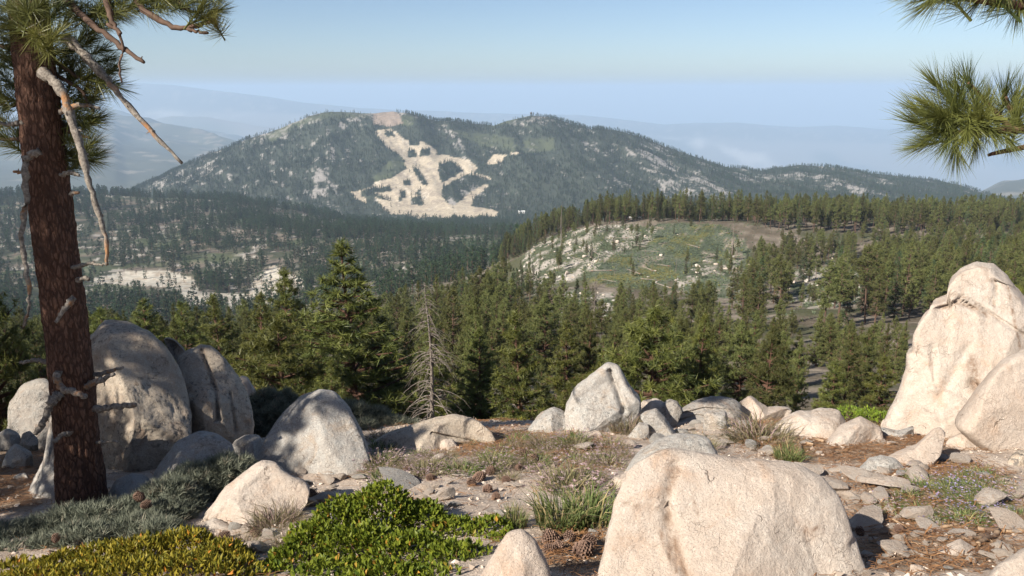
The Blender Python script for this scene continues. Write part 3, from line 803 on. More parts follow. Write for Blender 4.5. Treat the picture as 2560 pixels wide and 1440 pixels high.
B('boulder', [(1672, 1078), (1684, 1032), (1730, 1006), (1780, 995), (1832, 1000), (1856, 1012), (1862, 1055), (1780, 1085)], 9.0, 0.45, 'dark', 'low grey dome of layered rock on the crest', 20, 0.4, 0.5, 0.9, 1.0, 0.9, 5, grooves([([(1690, 1040), (1760, 1022), (1850, 1030)], 3, 0.05), ([(1680, 1060), (1740, 1040), (1800, 1050)], 3, 0.05)], 9))
B('rock', [(1600, 1036), (1612, 1028), (1640, 1021), (1662, 1040), (1692, 1076), (1686, 1093), (1650, 1096), (1622, 1068), (1612, 1046)], 7.7, 0.14, 'grey', 'square block tilted on its corner beside the grey dome', 21, 0.4, 0.3, 0.6, 0.7, 0.4, 1, cat='rock', smooth=0)
B('rock', [(1570, 1088), (1598, 1056), (1622, 1060), (1626, 1095), (1600, 1112)], 7.5, 0.12, 'grey', 'squarish stone propped under the tilted block', 22, 0.3, 0.4, 0.7, 0.6, 0.6, cat='rock', smooth=0)
B('rock', [(1758, 1070), (1760, 1034), (1768, 1029), (1814, 1028), (1821, 1046), (1813, 1070)], 8.1, 0.14, 'grey', 'upright grey block in front of the grey dome', 23, 0.15, 0.28, 0.6, 0.7, 0.4, 1, cat='rock', smooth=0)
B('boulder', [(1840, 1050), (1846, 1006), (1874, 989), (1896, 1005), (1922, 1019), (1960, 1018), (1982, 1016), (1975, 1045), (1900, 1065)], 9.3, 0.28, 'pale', 'cream rock with a raised hump on the crest, right of the grey dome', 24, 0.4, 0.5, 0.8, 0.9, smooth=1)
B('boulder', [(1918, 1070), (1945, 1050), (1992, 1030), (2030, 1031), (2052, 1024), (2100, 1027), (2118, 1052), (2100, 1080), (2030, 1108), (1980, 1105)], 7.6, 0.35, 'pale', 'broad pale boulder with two shallow humps on the crest', 25, 0.7, 0.45, 0.8, 1.0, smooth=1)
B('boulder', [(2055, 1105), (2100, 1062), (2150, 1045), (2185, 1058), (2205, 1068), (2210, 1095), (2140, 1120), (2080, 1122)], 7.2, 0.28, 'pale', 'wedge-shaped pale boulder at the edge of the needle litter', 26, 0.45, 0.45, 0.8, 0.9, smooth=1)
B('rock', [(2202, 1070), (2240, 1078), (2262, 1075), (2284, 1066), (2285, 1092), (2245, 1110), (2212, 1106)], 7.4, 0.14, 'grey', 'notched rock with a dark end against the tall boulder', 27, 0.2, 0.4, 0.7, 0.7, cat='rock', smooth=0)
B('rock', [(2200, 1066), (2206, 1050), (2236, 1044), (2250, 1056), (2248, 1072)], 8.2, 0.12, 'pale', 'small cream rock under the bright green shrub', 44, 0.2, 0.4, 0.7, 0.6, cat='rock')
B('boulder', [(1530, 1205), (1590, 1128), (1640, 1101), (1700, 1088), (1770, 1094), (1800, 1130), (1760, 1180), (1620, 1210)], 6.1, 0.35, 'grey', 'long rounded grey boulder sloping down behind the great cream boulder', 28, 0.6, 0.5, 0.85, 1.0, 0.7, 2)
B('boulder', [(2205, 1110), (2222, 1030), (2245, 976), (2262, 936), (2280, 880), (2280, 852), (2294, 846), (2298, 806), (2318, 772), (2332, 758), (2338, 742), (2373, 734), (2376, 698), (2402, 672), (2440, 657), (2482, 660), (2522, 690), (2562, 736), (2650, 800), (2730, 900), (2740, 1120), (2450, 1170), (2290, 1130)], 8.4, 0.95, 'pale',
  'tallest cream boulder rising above the forest, with broken ledges near its top', 29, 0.42, 0.4, 0.85, 2.6, 0.3, 12, hard=1.0, stains=[([(2360, 768), (2395, 755), (2440, 772), (2465, 788)], 6), ([(2430, 900), (2440, 960), (2460, 985)], 14), ([(2372, 736), (2420, 745), (2500, 800)], 3), ([(2490, 700), (2485, 765)], 3), ([(2520, 720), (2550, 870)], 4)],
  ledge=0.06, edit=steps([([(2335, 770), (2368, 764), (2395, 742), (2440, 770)], 0.06, 26), ([(2375, 736), (2420, 742), (2460, 770)], -0.05, 60), ([(2480, 700), (2520, 712), (2600, 745)], 0.06, 40), ([(2250, 985), (2330, 960), (2420, 1000)], -0.04, 60)], grooves([([(2345, 772), (2405, 752), (2440, 775), (2470, 790)], 5, 0.05), ([(2372, 735), (2420, 745), (2500, 800), (2560, 840)], 4, 0.05), ([(2490, 700), (2485, 760)], 3, 0.05), ([(2420, 870), (2340, 1010)], 12, 0.03), ([(2330, 870), (2336, 960)], 7, 0.03), ([(2430, 960), (2460, 990)], 10, 0.07)], 8)), smooth=0)
B('boulder', [(2384, 1042), (2402, 1026), (2442, 968), (2500, 902), (2562, 872), (2690, 880), (2780, 1000), (2760, 1130), (2640, 1168), (2560, 1150), (2500, 1128), (2430, 1082)], 7.1, 0.6, 'pale', 'big smooth pale boulder overhanging a gap before the tallest boulder', 30, 0.04, 0.72, 0.85, 1.3, 0.5, 3, smooth=1)
B('rock', [(2195, 1142), (2240, 1122), (2290, 1106), (2338, 1071), (2352, 1070), (2364, 1080), (2356, 1115), (2322, 1155), (2258, 1172)], 6.4, 0.17, 'pale', 'thick cream slab with a square grey broken end', 31, 0.5, 0.32, 0.6, 0.9, 0.5, 2, cat='rock', smooth=0)
B('rock', [(2128, 1195), (2150, 1165), (2172, 1146), (2205, 1140), (2242, 1148), (2268, 1172), (2220, 1200)], 6.0, 0.18, 'grey', 'low rounded tan rock under the broken slab', 32, 0.5, 0.5, 0.8, 0.8, cat='rock')
B('rock', [(2355, 1145), (2366, 1100), (2400, 1084), (2440, 1082), (2466, 1112), (2462, 1145)], 6.9, 0.2, 'pale', 'cream rock in the shadow under the overhanging boulder', 33, 0.3, 0.5, 0.8, 0.7, cat='rock')
B('rock', [(2515, 1175), (2522, 1142), (2545, 1128), (2580, 1128), (2610, 1180)], 6.2, 0.18, 'tan', 'brownish rock at the right edge beneath the overhanging boulder', 34, 0.3, 0.5, 0.8, 0.7, cat='rock')
B('boulder', [(1495, 1560), (1512, 1440), (1528, 1350), (1538, 1280), (1546, 1224), (1582, 1158), (1632, 1132), (1672, 1122), (1740, 1131), (1850, 1145), (1962, 1150), (2006, 1158), (2056, 1178), (2094, 1214), (2128, 1286), (2150, 1335), (2160, 1370), (2182, 1425), (2215, 1560)], 3.85, 0.42, 'pale',
  'great cream boulder at the bottom with a long groove down its face', 35, 0.62, 0.36, 0.8, 2.7, 0.42, 4, stains=[([(1690, 1175), (1674, 1215), (1668, 1230)], 12), ([(1664, 1265), (1680, 1330), (1700, 1400), (1730, 1480)], 9), ([(1560, 1258), (1620, 1270), (1672, 1280)], 4), ([(1650, 1330), (1690, 1430)], 6), ([(2010, 1330), (2060, 1315)], 3), ([(1735, 1250), (1742, 1290)], 3)],
  edit=grooves([([(1690, 1165), (1672, 1215), (1668, 1260), (1685, 1330), (1700, 1390), (1725, 1480)], 12, 0.045), ([(1664, 1270), (1668, 1330), (1690, 1420)], 5, 0.05), ([(1560, 1258), (1620, 1270), (1672, 1280)], 3.5, 0.02), ([(1640, 1370), (1660, 1430)], 4, 0.02), ([(2130, 1370), (2162, 1340)], 10, 0.05)], 4), smooth=1)
B('boulder', [(1130, 1520), (1195, 1432), (1238, 1372), (1268, 1336), (1308, 1328), (1340, 1350), (1372, 1402), (1392, 1520)], 3.35, 0.2, 'pale', 'rounded cream boulder poking up through the green bush at the bottom edge', 36, 0.35, 0.45, 0.8, 1.1, 0.6, 3, smooth=1)
B('rock', [(2310, 1400), (2352, 1365), (2400, 1349), (2438, 1366), (2490, 1408), (2450, 1430), (2360, 1422)], 4.0, 0.12, 'pale', 'flat triangular cream rock below the fallen sticks', 37, 0.6, 0.45, 0.8, 0.8, 0.6, 3, cat='rock', smooth=1)
B('boulder', [(2425, 1470), (2500, 1402), (2562, 1372), (2640, 1370), (2680, 1500), (2440, 1500)], 3.6, 0.22, 'pale', 'pale boulder cut off by the bottom right corner of the photo', 38, 0.5, 0.45, 0.8, 0.8)
B('rock', [(2270, 1470), (2276, 1412), (2300, 1415), (2350, 1450), (2360, 1480)], 3.6, 0.08, 'pale', 'pointed pale stone at the bottom edge, left of the flat triangular rock', 39, 0.3, 0.4, 0.7, 0.6, cat='rock', smooth=0)
B('rock', [(0, 1170), (15, 1130), (40, 1110), (80, 1130), (85, 1165), (30, 1185)], 7.2, 0.2, 'grey', 'jagged white rock in the shade left of the pine', 40, 0.3, 0.5, 0.8, 0.7, cat='rock')
B('rock', [(20, 1212), (35, 1190), (65, 1182), (75, 1205), (50, 1218)], 6.6, 0.1, 'grey', 'small rounded grey rock on the shaded needles left of the pine', 41, 0.3, 0.5, 0.8, 0.6, cat='rock')
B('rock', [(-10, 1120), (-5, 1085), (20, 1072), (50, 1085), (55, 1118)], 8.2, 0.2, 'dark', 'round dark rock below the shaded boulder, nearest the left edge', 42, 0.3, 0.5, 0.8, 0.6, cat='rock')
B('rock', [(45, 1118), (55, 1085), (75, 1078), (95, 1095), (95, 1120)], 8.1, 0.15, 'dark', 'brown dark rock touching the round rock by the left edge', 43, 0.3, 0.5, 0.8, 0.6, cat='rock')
B('rock', [(590, 985), (600, 940), (620, 945), (640, 975), (640, 1000)], 9.6, 0.25, 'pale', 'sunlit pale rock just behind the brown split boulder', 45, 0.3, 0.5, 0.8, 0.6, cat='rock')
B('rock', [(1235, 1105), (1245, 1085), (1290, 1082), (1300, 1098), (1270, 1112)], 8.6, 0.15, 'pale', 'pale flat rock below the yellow shrub', 46, 0.3, 0.5, 0.8, 0.6, cat='rock')
B('rock', [(1505, 1220), (1530, 1195), (1590, 1178), (1600, 1200), (1560, 1222)], 5.4, 0.12, 'pale', 'flat cream rock against the left shoulder of the great boulder', 47, 0.5, 0.5, 0.8, 0.6, cat='rock')

# --- loose stones, each from one of a dozen broken shapes
def chip(seed, flat_=0.45):
    rng = np.random.default_rng(seed)
    dirs = rng.normal(size=(60, 3)); dirs /= np.linalg.norm(dirs, axis=1)[:, None]
    import bmesh
    bm = bmesh.new(); bmesh.ops.create_icosphere(bm, subdivisions=3, radius=1.0)
    V = np.array([v.co[:] for v in bm.verts])
    for k in range(15):
        nv = dirs[k]; h = rng.uniform(0.36, 0.7)
        V = V - np.maximum(0, V @ nv - h)[:, None] * nv * 0.95
    V = V * (1, rng.uniform(0.55, 0.9), flat_ * rng.uniform(0.8, 1.25))
    V += 0.03 * np.array([mnoise.noise_vector(Vector(v) * 2.5 + Vector((seed, 0, 0))) for v in V])
    F_ = np.array([[v.index for v in f.verts] for f in bm.faces]); bm.free()
    return V / np.abs(V[:, 0]).max(), F_
CHIPS = [chip(k, 0.3 + 0.06 * (k % 6)) for k in range(12)]
CHIPM = {}
def chip_mesh(k, mat):
    if (k, mat) not in CHIPM:
        CHIPM[(k, mat)] = mesh_np('stone', CHIPS[k][0], CHIPS[k][1], None, False, [M[mat]])
    return CHIPM[(k, mat)]
def stone(px, py, w, h, label, mat='pale', k=None, group=None, rng=np.random.default_rng(5)):
    """a loose stone w by h photo pixels in size, lying where the photo shows its foot"""
    P = ground_hit(px, py + 0.35 * h)
    s = np.linalg.norm(P) / F * w / 2
    k = int(rng.integers(0, 12)) if k is None else k
    o = obj('stone', chip_mesh(k, mat), None, (P[0], P[1], P[2] + s * 0.28))
    o.rotation_euler = (rng.normal(0, 0.15), rng.normal(0, 0.15), rng.uniform(-0.5, 0.5) + (np.pi if rng.random() < 0.5 else 0))
    o.scale = (s, s * rng.uniform(0.8, 1.1), max(0.35 * s, s * min(1.6, 1.5 * h / w)))
    return tag(o, label, 'stone', group)
for a_ in [
    (2150, 1190, 95, 26, 'long flat cream chip below the rounded tan rock'), (2208, 1207, 110, 45, 'large flat cream flake among the chips, beside the green plants'), (2085, 1205, 80, 60, 'cream slab leaning on the right shoulder of the great boulder'),
    (2128, 1232, 50, 52, 'upright triangular cream stone beside the great boulder'), (2195, 1240, 66, 26, 'low cream stone under the large flat flake'), (2216, 1268, 36, 42, 'small standing stone with a lit left face'),
    (2165, 1300, 125, 34, 'long flat buff slab right of the great boulder'), (2298, 1290, 92, 30, 'flat pale stone amid the litter'), (2020, 1178, 70, 24, 'flat stone resting against the top of the great boulder'),
    (2100, 1175, 50, 20, 'thin chip behind the shoulder of the great boulder'), (2290, 1160, 60, 34, 'pale stone below the broken slab by the lilac flowers'), (2400, 1150, 60, 24, 'white flat stone below the overhang'),
    (2350, 1140, 44, 24, 'dark grey stone between the slab and the overhanging boulder'), (2460, 1248, 100, 50, 'white rock among the green plants at the right'), (2540, 1240, 40, 30, 'white stone at the right edge among the plants'),
    (2240, 1365, 90, 46, 'broad buff stone right of the foot of the great boulder'), (2290, 1335, 36, 24, 'small cream stone above the flat triangular rock'), (2325, 1322, 56, 20, 'white flat chip above the fallen sticks'), (2400, 1335, 60, 24, 'cream chip leaning on the sticks'),
    (2520, 1310, 70, 36, 'pale stone at the right edge over the sticks'), (2510, 1390, 50, 22, 'cream stone between the sticks and the corner boulder'), (1915, 1124, 38, 32, 'white five-sided stone on the brown needle litter'),
    (1825, 1080, 42, 56, 'white angular stone standing before the round dry shrub'), (1812, 1105, 44, 20, 'flat stone at the foot of the white angular stone'), (1640, 1100, 40, 26, 'angular grey block below the tilted block'), (1700, 1075, 44, 30, 'broken grey block left of the upright block'), (1735, 1060, 36, 24, 'small angular block on the flank of the grey dome'), (1860, 1060, 50, 28, 'cream block at the right foot of the grey dome'), (1880, 1045, 36, 22, 'small cream block below the raised hump'), (1570, 1110, 40, 24, 'pale block at the foot of the squarish propped stone'), (1690, 1110, 60, 22, 'flat pale slab on top of the long rounded boulder'), (1790, 1085, 36, 20, 'small angular stone right of the upright block'), (1755, 1080, 20, 34, 'small upright stub of stone beside the upright block'), (1720, 1092, 40, 20, 'small cream stone under the upright block'),
    (1060, 1245, 36, 34, 'white pointed stone standing behind the top of the green bush'), (1255, 1280, 46, 38, 'rounded grey-white stone right of the green bush'), (1120, 1232, 60, 40, 'pinkish broken stone on the gravel patch'), (1085, 1210, 30, 28, 'small square stone on the gravel patch'),
    (1000, 1212, 110, 18, 'long flat grey slab set in the gravel'), (925, 1218, 34, 26, 'brown stone in the middle of the gravel'), (855, 1192, 28, 20, 'white round stone below the dappled boulder'), (888, 1190, 34, 12, 'flat white chip below the dappled boulder'),
    (822, 1203, 46, 24, 'tan stone at the foot of the dappled boulder'), (820, 1245, 80, 36, 'cream stone right of the cone by the cream boulder'), (860, 1258, 70, 40, 'pink-grey stone in the gravel left of the green bush'), (780, 1290, 44, 22, 'pale stone above the dry tuft'),
    (640, 1365, 60, 36, 'cream stone between the yellow and the green bush'), (630, 1410, 60, 30, 'pale stone at the right end of the yellow bush'), (760, 1280, 30, 20, 'small cream stone under the cream boulder tip'), (1090, 1148, 44, 16, 'white stone chips under the leaning pale stone'),
    (1460, 1118, 60, 20, 'flat pale stone below the cream block'), (1600, 1210, 40, 24, 'stone wedged at the left of the great boulder'), (1520, 1240, 40, 16, 'flat cream chip left of the great boulder'),
]:
    stone(*a_[:4], a_[4], 'grey' if 'grey' in a_[4] or 'brown' in a_[4] else 'pale')
rng = np.random.default_rng(77)
ZONES = [((2000, 2560, 1160, 1440), 120, 'small pale broken stone scattered in the litter right of the great boulder', 'scattered stones on the right'),
         ((1560, 2010, 1045, 1115), 20, 'small angular pale stone among the blocks on the crest', 'stones among the crest blocks'),
         ((740, 1320, 1180, 1300), 60, 'small pale stone lying on the gravel patch behind the green bush', 'small stones on the gravel patch'),
         ((560, 760, 1290, 1440), 20, 'small cream stone between the yellow bush and the green bush', 'small stones between the bushes'),
         ((1780, 2300, 1085, 1150), 16, 'small stone on the brown needle litter of the crest', 'small stones on the needle litter'),
         ((1380, 1530, 1260, 1430), 10, 'small stone in the litter beside the pine cones', 'small stones by the pine cones')]
for (x0, x1, y0, y1), n_, lab, grp in ZONES:
    for _ in range(n_):
        w = rng.uniform(12, 34) if rng.random() < 0.8 else rng.uniform(30, 50)
        sx, sy = rng.uniform(x0, x1), rng.uniform(y0, y1); big = 'small' if w < 24 else 'fist-sized'
        if 'on the right' in grp:
            spot = 'below the broken slab' if sy < 1225 and sx < 2350 else 'under the overhanging boulder' if sy < 1225 else 'close to the right flank of the great boulder' if sx < 2230 else 'round the lilac-flowered tufts' if sy < 1320 else 'beside the flat triangular rock' if sx < 2420 else 'near the fallen sticks'
            lab = big + ' pale broken stone ' + spot; grp = 'stones on the right ' + spot + ', ' + big
        elif 'gravel' in grp:
            spot = 'under the dappled boulder' if sx < 940 else 'behind the top of the green bush' if sx < 1130 else 'right of the green bush'
            lab = big + ' pale stone on the gravel ' + spot; grp = 'small stones on the gravel patch ' + spot + ', ' + big
        stone(sx, sy, w, w * rng.uniform(0.35, 0.8), lab, 'pale' if rng.random() < 0.8 else 'grey', None, grp, rng)
# ------------------------------------------------------------------ conifers
def tuft(rng, n, L, w, spread=1.9, bend=0.0, seg=1):
    """a burst of needles round +Z"""
    ct = rng.uniform(math.cos(spread), 1, n); st = np.sqrt(1 - ct * ct); f = rng.uniform(0, 2 * np.pi, n)
    D = np.stack([st * np.cos(f), st * np.sin(f), ct], 1)
    B0 = np.zeros((n, 3)); B0[:, 2] = rng.uniform(-0.35, 0.15, n) * L
    ln = L * rng.uniform(0.75, 1.1, n)
    S = np.cross(D, rng.normal(size=(n, 3))); S /= np.linalg.norm(S, axis=1)[:, None]
    if seg == 1:
        V = np.stack([B0 - S * w / 2, B0 + S * w / 2, B0 + D * ln[:, None]], 1).reshape(-1, 3)
        return V, np.arange(3 * n).reshape(-1, 3)
    mid = B0 + D * (ln * 0.55)[:, None]
    tip = mid + (D + np.array((0, 0, bend))) * (ln * 0.45)[:, None]
    V = np.stack([B0 - S * w / 2, B0 + S * w / 2, mid - S * w / 2, mid + S * w / 2, tip], 1).reshape(-1, 3)
    k = np.arange(n)[:, None] * 5
    T = np.concatenate([k + [0, 1, 3], k + [0, 3, 2], k + [2, 3, 4]], 0)
    return V, T

def pine_proto(seed, H, crown_from, Rmax, nwhorl, per, tufts_on, tl, tw, nneed, shape='cone', mats=('bark', 'needles_near'), trunk_r=0.02, droop=0.0, up=0.35, tops=10, tn=8, bare=0.3, ragged=0.35):
    """trunk mesh and crown mesh (limbs and needle tufts) of one conifer standing at the origin"""
    rng = np.random.default_rng(seed)
    bases = [tuft(rng, nneed, tl, tw) for _ in range(5)]
    tr = Geo(); cr = Geo()
    hs = np.linspace(0, 1, 14)
    sway = np.stack([0.012 * H * np.sin(hs * 3 + seed), 0.012 * H * np.cos(hs * 2.3 + seed) - 0.012 * H * math.cos(seed), hs * H], 1)
    rad = H * trunk_r * (1 - hs) ** 0.8 + 0.01
    rad[0] *= 1.25
    tr.add(*tube(sway, rad, tn), mat=0)
    axis = lambda h: np.array([np.interp(h, hs, sway[:, i]) for i in range(3)])
    P, D, Tn = [], [], []
    for k in range(nwhorl):
        f = (k + rng.uniform(-0.3, 0.3)) / nwhorl
        f = min(max(f, 0), 0.99)
        h = crown_from + (1 - crown_from) * f
        if shape == 'cone': prof = (1 - f) ** 0.85 * min(1, 0.55 + 2.5 * f)
        elif shape == 'round': prof = math.sqrt(max(0.02, 1 - (2 * max(f, 0.02) - 0.75) ** 2 / 1.6)) * (1 - f ** 4)
        else: prof = (1 - f) ** 0.7 * min(1, 0.75 + 2 * f)
        for j in range(rng.integers(per - 1, per + 2)):
            az = rng.uniform(0, 2 * np.pi)
            L = Rmax * prof * rng.uniform(1 - ragged, 1 + ragged * 0.6)
            if L < 0.05 * Rmax: L = 0.05 * Rmax
            o_ = axis(h)
            el = up * (0.3 + 0.9 * f) - droop * (1 - f) + rng.normal(0, 0.12)
            d = np.array((math.cos(az) * math.cos(el), math.sin(az) * math.cos(el), math.sin(el)))
            t = np.linspace(0, 1, 4)
            pts = o_ + d * (t * L)[:, None] + np.array((0, 0, 1)) * (0.16 * L * t * t)[:, None]
            cr.add(*tube(pts, np.array([1, 0.7, 0.45, 0.2]) * (0.010 * H * (1 - h) + 0.018 * L ** 0.7 + 0.004), 3 if tn < 7 else 4, False), mat=0, tint=0.4)
            nt = max(1, int(round(tufts_on * (L / Rmax) ** 1.3)))
            s = rng.uniform(bare, 1.0, nt); s[0] = 1.0
            side = np.cross(d, (0, 0, 1)); side /= np.linalg.norm(side) + 1e-9
            wdt = rng.normal(0, 0.20, nt) * L * (0.25 + s * (1.1 - s) * 2.2)
            pp = o_ + d * (s * L)[:, None] + np.array((0, 0, 1)) * (0.16 * L * s * s + rng.normal(0, 0.06, nt) * L)[:, None] + side * wdt[:, None]
            dd = d[None] * 0.8 + np.array((0, 0, 0.75)) + side * np.sign(wdt)[:, None] * 0.5 + rng.normal(0, 0.25, (nt, 3))
            P.append(pp); D.append(dd)
            Tn.append(np.clip(0.22 + 0.5 * s + rng.normal(0, 0.22, nt), 0, 0.95))
    k = tops
    P.append(axis(0.985) + rng.normal(0, 0.03 * Rmax, (k, 3)) + np.array((0, 0, 1)) * rng.uniform(-0.06, 0.015, (k, 1)) * H); D.append(rng.normal(0, 0.4, (k, 3)) + (0, 0, 1)); Tn.append(rng.uniform(0.4, 0.9, k))
    P = np.concatenate(P); D = np.concatenate(D); Tn = np.concatenate(Tn)
    scatter(cr, bases, P, D, rng.uniform(0.75, 1.25, len(P)), rng, mat=1, tint=Tn)
    ml = [M[m] for m in mats]
    return tr.mesh('trunk', [ml[0]]), cr.mesh('crown', ml, False), H

def joined(p, name):
    """one mesh of trunk and crown for the instanced far forest"""
    tr, cr, H = p
    g = []
    V = []; T = []; Q = []
    o = bpy.data.objects.new(name, None)
    bm_v = []; n = 0; mi_t, mi_q = [], []; tint = []
    for me in (tr, cr):
        v = np.empty(len(me.vertices) * 3, np.float32); me.vertices.foreach_get('co', v); v = v.reshape(-1, 3)
        ti = np.empty(len(me.vertices), np.float32); me.attributes['tint'].data.foreach_get('value', ti)
        for pl in me.polygons:
            vs = [x + n for x in pl.vertices]
            if len(vs) == 3: T.append(vs); mi_t.append(pl.material_index)
            else: Q.append(vs); mi_q.append(pl.material_index)
        bm_v.append(v); tint.append(ti); n += len(v)
    bpy.data.objects.remove(o)
    me = mesh_np(name, np.concatenate(bm_v), T, Q, False, list(cr.materials), np.array(mi_t + mi_q), {'tint': np.concatenate(tint)})
    return bpy.data.objects.new(name, me)

NEAR = [pine_proto(1, 9.0, 0.04, 2.5, 27, 5, 22, 0.29, 0.030, 22, 'cone', trunk_r=0.015, up=0.3),
        pine_proto(2, 8.0, 0.04, 2.0, 25, 5, 20, 0.28, 0.030, 22, 'narrow', trunk_r=0.015, up=0.3),
        pine_proto(3, 7.0, 0.05, 2.2, 21, 5, 23, 0.29, 0.030, 22, 'round', trunk_r=0.016, up=0.3),
        pine_proto(4, 8.5, 0.08, 2.2, 24, 5, 20, 0.29, 0.030, 22, 'cone', trunk_r=0.015, ragged=0.55, up=0.3)]
MID = [pine_proto(11, 15.0, 0.22, 2.7, 20, 5, 8, 0.55, 0.07, 16, 'narrow', ('bark_far', 'needles_mid'), 0.013, tn=6),
       pine_proto(12, 17.0, 0.40, 2.7, 17, 5, 9, 0.60, 0.075, 16, 'round', ('bark_far', 'needles_mid'), 0.012, tn=6, up=0.25),
       pine_proto(13, 14.0, 0.15, 2.6, 20, 5, 8, 0.55, 0.07, 16, 'cone', ('bark_far', 'needles_mid'), 0.013, tn=6),
       pine_proto(14, 18.0, 0.52, 2.8, 14, 5, 9, 0.60, 0.075, 16, 'round', ('bark_far', 'needles_mid'), 0.012, tn=6, up=0.2, ragged=0.5),
       pine_proto(15, 16.0, 0.30, 2.3, 18, 5, 8, 0.55, 0.07, 16, 'narrow', ('bark_far', 'needles_mid'), 0.012, tn=6, ragged=0.5)]
FIR = [pine_proto(21, 18.0, 0.06, 2.5, 24, 6, 6, 0.60, 0.10, 10, 'narrow', ('bark_far', 'needles_fir'), 0.011, 0.35, 0.1, tn=5),
       pine_proto(22, 16.0, 0.10, 2.4, 22, 6, 6, 0.60, 0.10, 10, 'cone', ('bark_far', 'needles_fir'), 0.011, 0.3, 0.1, tn=5)]
FAR = [pine_proto(31, 16.0, 0.08, 2.7, 10, 5, 3, 1.15, 0.34, 6, 'narrow', ('bark_far', 'needles_far'), 0.012, 0.25, 0.1, 3, 4),
       pine_proto(32, 15.0, 0.15, 2.8, 9, 5, 3, 1.20, 0.36, 6, 'cone', ('bark_far', 'needles_far'), 0.012, 0.2, 0.2, 3, 4),
       pine_proto(33, 17.0, 0.30, 2.8, 8, 5, 4, 1.20, 0.36, 6, 'round', ('bark_far', 'needles_far'), 0.012, 0.0, 0.3, 3, 4)]

def plant_tree(proto, x, y, H, label, group=None, name='pine_tree', rotz=None, wide=1.0, rng=random.Random(9), sink=0.2, needles=None):
    tr, cr, h0 = proto
    e = empty(name, (x, y, gz(x, y) - sink), rng.uniform(0, 6.28) if rotz is None else rotz)
    s = H / h0
    e.scale = (s * wide, s * wide, s)
    e.rotation_euler = (rng.gauss(0, 0.02), rng.gauss(0, 0.02), e.rotation_euler[2])
    obj('trunk', tr, e); c = obj('crown', cr, e)
    if needles: c.material_slots[1].link = 'OBJECT'; c.material_slots[1].material = M[needles]
    return tag(e, label, 'tree', group)

def tree_at(proto, px, top, Y, label, wide=1.0, group=None, name='pine_tree', rotz=None):
    """a tree whose top stands at a photo pixel at distance Y, rooted in the ground below"""
    T = at(px, top, Y)
    H = T[2] - gz(T[0], Y) + 0.2
    return plant_tree(proto, T[0], Y, H, label, group, name, rotz, wide)

tree_at(NEAR[0], 855, 605, 31, 'tallest bushy young pine, standing behind the dappled boulder', 1.4, rotz=0.4)
tree_at(NEAR[2], 700, 800, 27, 'broad low pine spreading left from the foot of the tallest bushy pine', 1.25)
tree_at(NEAR[3], 1310, 775, 29, 'young pine with a bare dark trunk low down, behind the long low boulder', 1.0, rotz=2.0)
tree_at(NEAR[1], 965, 790, 33, 'dark narrow pine between the tallest bushy pine and the dead snag', 1.15)
tree_at(NEAR[1], 705, 672, 48, 'slim pine rising left of the tallest bushy pine', 1.0)
tree_at(NEAR[0], 640, 735, 42, 'pine with a dense crown behind the split boulders', 0.95)
tree_at(NEAR[3], 1200, 820, 36, 'dark pine just right of the dead snag', 1.1)
tree_at(NEAR[2], 1640, 768, 24, 'dense olive pine with a leaning top behind the pointed boulder', 1.15, rotz=1.0)
tree_at(NEAR[0], 1755, 785, 26, 'olive pine touching the dense leaning one on its right side', 0.85, rotz=3.0)
tree_at(NEAR[2], 1500, 905, 28, 'small dark pine filling the gap left of the pointed boulder', 1.1)
tree_at(NEAR[3], 2205, 890, 30, 'bright green young pine just left of the tallest cream boulder', 1.15)
tree_at(NEAR[1], 2090, 900, 36, 'soft green pine second from the tallest cream boulder', 1.2)
tree_at(NEAR[1], 355, 745, 62, 'green pine whose top shows just above the huge rounded boulder', 1.15)
tree_at(NEAR[0], 460, 755, 60, 'full green pine above the crack of the split boulders', 1.15)
tree_at(NEAR[3], 540, 735, 58, 'pine with two visible stems right of the split boulders', 1.1)
tree_at(NEAR[2], 250, 770, 64, 'rounded pine top showing between the trunk and the huge boulder', 1.2)
tree_at(NEAR[2], 1075, 870, 40, 'dark pine directly behind the dead snag', 1.3)
tree_at(NEAR[3], 820, 900, 24, 'low dark young pine behind the top of the dappled boulder', 1.3)
tree_at(NEAR[1], 1420, 800, 44, 'slender pine between the young pine and the pointed boulder', 1.1)
tree_at(NEAR[2], 2545, 690, 16, 'dark pine peeking over the right shoulder of the tallest boulder', 0.8)
tree_at(NEAR[2], -60, 640, 9.5, 'dark pine reaching in at the left edge behind the trunk', 0.62)
# pines beside the view on the left; they throw the dappled shade on the boulders
plant_tree(NEAR[0], -9.3, 3.8, 9.2, 'pine standing just outside the left edge, shading the boulders', None, rotz=1.2, wide=0.85)
plant_tree(NEAR[3], -12.0, 6.6, 9.8, 'second pine outside the left edge, behind the first', None, rotz=0.2, wide=0.95)

plant_tree(NEAR[3], -6.4, 3.1, 6.4, 'slim pine outside the left edge, dappling the dome-shaped boulder', None, rotz=2.2, wide=0.62)
